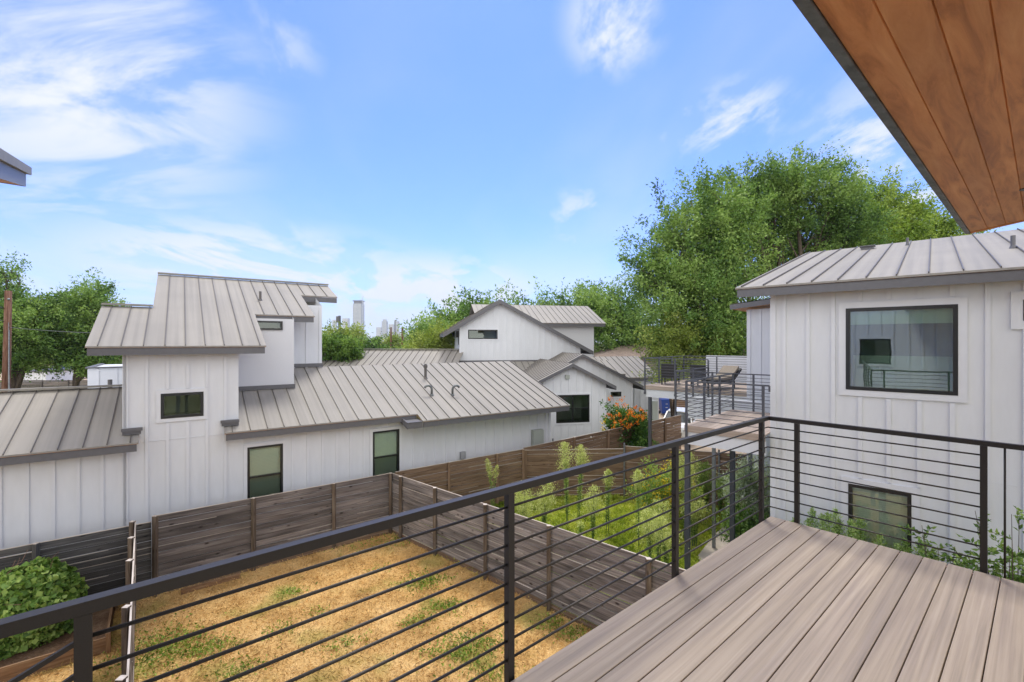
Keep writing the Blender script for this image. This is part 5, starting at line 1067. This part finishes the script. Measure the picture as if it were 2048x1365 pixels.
# utility pole with wires
PB = wood('pole_wood', (.05, .022, .015), (.15, .075, .05), (.28, .18, .13), 1., 14, .9, .3, .5, .3, .2)
x = px3(13, 0, 24)[0]; zt = H-(582-CY_)/F_*24; up_ = thing('utility_pole', 'reddish wooden utility pole at the left edge', 'utility pole', (x, 24, 0))
g = MB(); g.tube([(x-.12, 24, -.2), (x, 24, zt*.5), (x+.10, 24, zt)], [.19, .165, .14], 14); g.build('pole', PB, up_, True)
g = MB(); g.tube([(x+.22, 23.9, 1), (x+.24, 23.9, H+.6)], .03, 6); g.tube([(x+.30, 23.9, 1.2), (x+.22, 23.9, H+1.)], .015, 5); g.build('conduit', GREYP, up_)
g = MB(); g.ball((x+.22, 23.9, zt-.45), .06, n=8); g.build('insulator', GREYP, up_)
def wire(label, a, b, sag=.3, r=.016):
    g = MB(); pts = [(a[0]+(b[0]-a[0])*k/14, a[1]+(b[1]-a[1])*k/14, a[2]+(b[2]-a[2])*k/14-sag*4*(k/14)*(1-k/14)) for k in range(15)]; g.tube(pts, r, 5); o = g.build('overhead_wire', plain('wire', (.10, .10, .11), .6)); tag(o, label, 'wire')
wire('thin wire running right from the utility pole to the stepped house', px3(17, 655, 24), px3(235, 668, 19.5), .05, .013)
wire('thin wire leaving the utility pole toward the left', px3(9, 617, 24), px3(-60, 580, 20), .1, .02)
wire('lower thin wire leaving the utility pole toward the left', px3(9, 643, 24), px3(-60, 610, 20), .1, .02)
# left distance: shed, fence
sh = thing('shed', 'small pale corrugated shed far off, right of the utility pole', 'shed', (px3(62, 0, 50)[0], 50, 1.3)); a = px3(42, 744, 50); b = px3(92, 760, 50); g = MB(); g.box(a[0], b[0], 50, 54, 1.2, a[2])
shb = g.build('wall', WHT, sh); g = MB(); xx = a[0]
while xx < b[0]: g.box(xx, xx+.12, 49.97, 49.999, 1.3, a[2]-.05); xx += .32
g.build('corrugation', TRIM, shb); g = MB(); g.box(a[0]-.2, b[0]+.2, 49.8, 54.2, a[2]+.002, a[2]+.14); g.build('roof', FAS, sh)
fence('fence', 'low grey fence far off below the trees at the left', (px3(-20, 0, 42)[0], 42), (px3(185, 0, 42)[0], 42), gz(42)-.2, gz(42)-.2, 1.2, posts=[k*2.4 for k in range(1, 4)], pside=-1, mat=OLDW, cap=False)
# distant poles
for px, y, pt_, w_, lb in ((679, 60, 632, .22, 'utility pole with a dark transformer can, just left of the far tower'), (782, 75, 655, .16, 'short brown utility pole in the skyline gap'), (805, 70, 656, .20, 'thick brown utility pole at the right of the skyline gap')):
    x = px3(px, 0, y)[0]; z = H-(pt_-CY_)/F_*y; t = thing('utility_pole', lb, 'utility pole', (x, y, 1.3)); g = MB(); g.tube([(x, y, 1.2), (x, y, z)], [w_, w_*.8], 8); g.build('pole', PB if px > 700 else FAS, t)
    if px < 700: g = MB(); g.tube([(x, y-.4, z-.9), (x, y-.4, z-.1)], .28, 10); g.build('transformer', FAS, t)
x = px3(790, 0, 100)[0]; t = thing('mast', 'thin dark mast rising over the skyline gap', 'mast', (x, 100, 1.3)); g = MB(); g.tube([(x, 100, 1.2), (x, 100, H-(643-CY_)/F_*100)], [.16, .09], 6); g.build('pole', FAS, t)

# ------------------------------------------------------------------ far skyline
def towermat(name, a, b, sx, sz):
    m, nt, bs, N, K = nodes(name); bs.inputs['Roughness'].default_value = .4
    uv = N.new('ShaderNodeUVMap'); mp = N.new('ShaderNodeMapping'); mp.inputs['Scale'].default_value = (sx, sz, 1); br = N.new('ShaderNodeTexBrick'); br.inputs['Scale'].default_value = 1.; br.offset = 0
    br.inputs['Color1'].default_value = (*a, 1); br.inputs['Color2'].default_value = (*[x*.9 for x in a], 1); br.inputs['Mortar'].default_value = (*b, 1); br.inputs['Mortar Size'].default_value = .09; br.inputs['Brick Width'].default_value = .5; br.inputs['Row Height'].default_value = .5
    K.new(uv.outputs[0], mp.inputs[0]); K.new(mp.outputs[0], br.inputs['Vector']); K.new(br.outputs['Color'], bs.inputs['Base Color']); return m
TWM = towermat('tower_glass', (.22, .27, .32), (.5, .5, .5), .12, .12); TWL = towermat('pale_tower_facade', (.34, .36, .38), (.55, .55, .56), .1, .1)
TY = 1500.
def tower(px0, px1, ptop, lb, mat, crownh=0, y=TY, steps=()):
    a = px3(px0, ptop, y); b = px3(px1, ptop, y); t = thing('skyscraper', lb, 'skyscraper', ((a[0]+b[0])/2, y, 1.3), None); g = MB(); w = b[0]-a[0]; ztop = a[2]
    zb = ztop-crownh
    pr = [(a[0]+w*.06, y), (a[0]+w*.94, y), (b[0], y+w*.1), (b[0], y+w*.9), (a[0]+w*.94, y+w), (a[0]+w*.06, y+w), (a[0], y+w*.9), (a[0], y+w*.1)]
    for i in range(8):
        p, q = pr[i], pr[(i+1) % 8]; l = math.hypot(q[0]-p[0], q[1]-p[1]); g.quad([(*p, 0), (*q, 0), (*q, zb), (*p, zb)], [(0, 0), (l, 0), (l, zb), (0, zb)])
    g.quad([(*p, zb) for p in pr]); g.build('shaft', mat, t)
    if crownh:
        g = MB(); g.box(a[0]+w*.1, b[0]-w*.1, y+w*.1, y+w*.9, zb, ztop-crownh*.25); g.box(a[0]+w*.0, b[0]-w*.0, y, y+w, ztop-crownh*.249, ztop); g.build('crown', plain('tower_crown', (.16, .15, .15), .7), t)
    for (u0, u1, dh) in steps:
        g = MB(); g.box(a[0]+w*u0, a[0]+w*u1, y+w*.2, y+w*.8, zb+.01, zb+dh); g.build('rooftop', mat, t)
    return t
tt = tower(705, 723.5, 601, 'tallest glass tower on the far skyline with a dark cap', TWM, 11, 1500)
tower(684, 696, 637, 'wide pale tower far off left of the tallest one', TWL, 0, 1900)
tower(763, 773.5, 643, 'narrow grey tower with a stepped top in the skyline gap', TWM, 0, 1900, ((.2, .8, 8),))
tower(777, 787, 649, 'short pale tower with a flat top in the skyline gap', TWL, 0, 1600); tower(788, 797, 643, 'glassy tower rightmost in the skyline gap', TWM, 0, 2000, ((.0, .5, 6),))
tower(752, 762, 655, 'low faint block left of the stepped tower', TWL, 0, 2300); tower(797, 803, 664, 'lowest small block at the right end of the skyline gap', TWL, 0, 1900); tower(664, 672, 640, 'small faint block at the left end of the skyline', TWL, 0, 2300)
cx_ = px3(725.5, 0, 1495); z1 = H-(594-CY_)/F_*1495; t = thing('tower_crane', 'thin construction crane standing against the tallest far tower', 'crane', (cx_[0], 1495, 1.3)); g = MB(); g.box(cx_[0]-.9, cx_[0]+.9, 1494, 1496, 0, z1-8); g.build('mast', TWL, t); g = MB(); g.bar((cx_[0]-6, 1495, z1-10), (cx_[0]+4, 1495, z1+3), 1.2, 1.4); g.build('jib', TWL, t)

# ------------------------------------------------------------------ haze
HZ = bpy.data.materials.new('haze'); HZ.use_nodes = True; nt = HZ.node_tree; nt.nodes.clear(); o_ = nt.nodes.new('ShaderNodeOutputMaterial'); pv = nt.nodes.new('ShaderNodeVolumePrincipled')
pv.inputs['Density'].default_value = .00016; pv.inputs['Color'].default_value = (.86, .92, 1, 1); pv.inputs['Anisotropy'].default_value = .2; nt.links.new(pv.outputs[0], o_.inputs['Volume'])
g = MB(); g.box(-3100, 3100, -70, 5300, -2, 330); hz = g.build('haze', HZ); tag(hz, kind='stuff')

# ------------------------------------------------------------------ sky
SUN_AZ, SUN_EL = 2., 62.                       # degrees right of the view direction, elevation
wd = bpy.data.worlds.new('World'); sc.world = wd; wd.use_nodes = True; nt = wd.node_tree; N = nt.nodes; K = nt.links; bg = N['Background']
sky = N.new('ShaderNodeTexSky'); sky.sky_type = 'NISHITA'; sky.sun_disc = False; sky.sun_elevation = math.radians(SUN_EL); sky.sun_rotation = math.radians(SUN_AZ)
sky.air_density = 1.; sky.dust_density = .3; sky.ozone_density = 2.
tc = N.new('ShaderNodeTexCoord'); nv = N.new('ShaderNodeVectorMath'); nv.operation = 'NORMALIZE'; K.new(tc.outputs['Generated'], nv.inputs[0]); sx = N.new('ShaderNodeSeparateXYZ'); K.new(nv.outputs[0], sx.inputs[0])
def mth(op, a, b=None, c=None, clamp=False):
    m = N.new('ShaderNodeMath'); m.operation = op; m.use_clamp = clamp
    for i, v in enumerate((a, b, c)):
        if v is None: continue
        if isinstance(v, (int, float)): m.inputs[i].default_value = v
        else: K.new(v, m.inputs[i])
    return m.outputs[0]
zc = mth('ADD', mth('MAXIMUM', sx.outputs[2], 0.), .12); cu = mth('DIVIDE', sx.outputs[0], zc); cv = mth('DIVIDE', sx.outputs[1], zc)
cm = N.new('ShaderNodeCombineXYZ'); K.new(cu, cm.inputs[0]); K.new(cv, cm.inputs[1])
def nz_(sx_, sy_, rot, det, dist, rough=.55, off=0):
    mp = N.new('ShaderNodeMapping'); mp.inputs['Scale'].default_value = (sx_, sy_, 1); mp.inputs['Rotation'].default_value = (0, 0, math.radians(rot)); mp.inputs['Location'].default_value = (off, off*.7, 0); K.new(cm.outputs[0], mp.inputs[0])
    n_ = N.new('ShaderNodeTexNoise'); n_.inputs['Scale'].default_value = 1.; n_.inputs['Detail'].default_value = det; n_.inputs['Roughness'].default_value = rough; n_.inputs['Distortion'].default_value = dist; K.new(mp.outputs[0], n_.inputs['Vector']); return n_.outputs['Fac']
def sstep(v, a, b):
    m = N.new('ShaderNodeMapRange'); m.interpolation_type = 'SMOOTHSTEP'; m.inputs['From Min'].default_value = a; m.inputs['From Max'].default_value = b; K.new(v, m.inputs['Value']); return m.outputs[0]
def spot(px, py, r0, r1, k=(1, 1, 1)):          # smooth falloff about a compass direction of the sky
    d = Vector(((px-CX_)/F_, 1, -(py-CY_)/F_)).normalized(); s = N.new('ShaderNodeVectorMath'); s.operation = 'SUBTRACT'; K.new(nv.outputs[0], s.inputs[0]); s.inputs[1].default_value = d
    s2 = N.new('ShaderNodeVectorMath'); s2.operation = 'MULTIPLY'; K.new(s.outputs[0], s2.inputs[0]); s2.inputs[1].default_value = k
    l = N.new('ShaderNodeVectorMath'); l.operation = 'LENGTH'; K.new(s2.outputs[0], l.inputs[0]); return sstep(l.outputs['Value'], r1, r0)
nA = nz_(1.2, 2.3, 35, 11, .6, .62, 3.1); nB = nz_(2.6, 5.2, -28, 7, .7, .55, 7.7); nC = nz_(1.2, .5, 12, 6, .3, .5, 5.3)
nD = nz_(1.6, .9, 8, 10, .6, .62, 11.3); nE = nz_(3.4, 1.6, 62, 10, .3, .64, 2.9)
big = mth('MULTIPLY', mth('MAXIMUM', spot(120, 110, .05, .36), mth('MULTIPLY', spot(300, 200, .02, .2), .8)), sstep(nA, .36, .60))
wisp = mth('MULTIPLY', mth('MULTIPLY', mth('MAXIMUM', mth('MAXIMUM', spot(1230, 40, .02, .12), spot(1440, 240, .02, .16, (1, 1, 1.8))), mth('MAXIMUM', spot(1790, 330, .02, .22), mth('MAXIMUM', mth('MULTIPLY', spot(560, 90, .01, .10), .45), mth('MULTIPLY', spot(1160, 430, .01, .10), .7)))), sstep(nE, .44, .62)), .95)
el = mth('MULTIPLY', sstep(sx.outputs[2], .27, .02), 1.)
band = mth('MULTIPLY', mth('MULTIPLY', el, sstep(nC, .32, .62)), .68)
lowb = mth('MULTIPLY', mth('MULTIPLY', mth('MAXIMUM', spot(520, 540, .10, .42, (1, 1, 3.4)), spot(850, 590, .10, .40, (1, 1, 3.4))), sstep(nD, .40, .56)), .95)
faint = mth('MULTIPLY', sstep(nC, .42, .75), .22)
fac = mth('MAXIMUM', mth('MAXIMUM', mth('MAXIMUM', big, wisp), mth('MAXIMUM', band, lowb)), faint, clamp=True)
tint = mixc(N, K, 'MULTIPLY', sky.outputs[0], (.385, .55, 1.06), 1.)
SKYG = N.new('ShaderNodeVectorMath'); SKYG.operation = 'SCALE'; K.new(tint, SKYG.inputs[0]); SKYG.inputs['Scale'].default_value = 1.
cc = mixc(N, K, 'MIX', SKYG.outputs[0], (3.6, 3.75, 3.95), fac)
back = mth('MULTIPLY', sstep(sx.outputs[1], .15, -.35), sstep(nA, .15, .5)); cc = mixc(N, K, 'MIX', cc, (9.8, 9.5, 9.1), mth('MULTIPLY', back, .95)); up_fill = mth('MULTIPLY', sstep(sx.outputs[2], .70, .88), sstep(nA, .2, .5)); cc = mixc(N, K, 'MIX', cc, (5.2, 5.1, 4.9), mth('MULTIPLY', up_fill, .8)); K.new(cc, bg.inputs['Color']); bg.inputs['Strength'].default_value = .11  # bright clouds added behind and overhead, out of view, as fill light
sun = bpy.data.lights.new('sun', 'SUN'); sun.energy = 1.5; sun.angle = math.radians(14); sun.color = (1, .95, .88); so = bpy.data.objects.new('sun', sun); col.objects.link(so)
a, e = math.radians(SUN_AZ), math.radians(SUN_EL); sdir = Vector((math.sin(a)*math.cos(e), math.cos(a)*math.cos(e), math.sin(e))); so.rotation_euler = sdir.to_track_quat('Z', 'Y').to_euler(); so.location = (0, 0, 60)

# ------------------------------------------------------------------ camera and render
cd = bpy.data.cameras.new('camera'); cam = bpy.data.objects.new('camera', cd); col.objects.link(cam); sc.camera = cam
cam.location = (0, 0, H); cam.rotation_euler = (math.radians(90), 0, 0); cd.sensor_width = 36; cd.lens = 36*F_/2048; cd.shift_y = (CY_-682.5)/2048; cd.clip_start = .05; cd.clip_end = 9000
sc.render.engine = 'CYCLES'; sc.render.resolution_x = 1024; sc.render.resolution_y = 682
sc.view_settings.view_transform = 'Standard'; sc.view_settings.look = 'None'; sc.view_settings.exposure = 1.2; sc.view_settings.gamma = 1
sc.cycles.max_bounces = 8; sc.cycles.diffuse_bounces = 5; sc.cycles.transparent_max_bounces = 12; sc.cycles.volume_bounces = 0
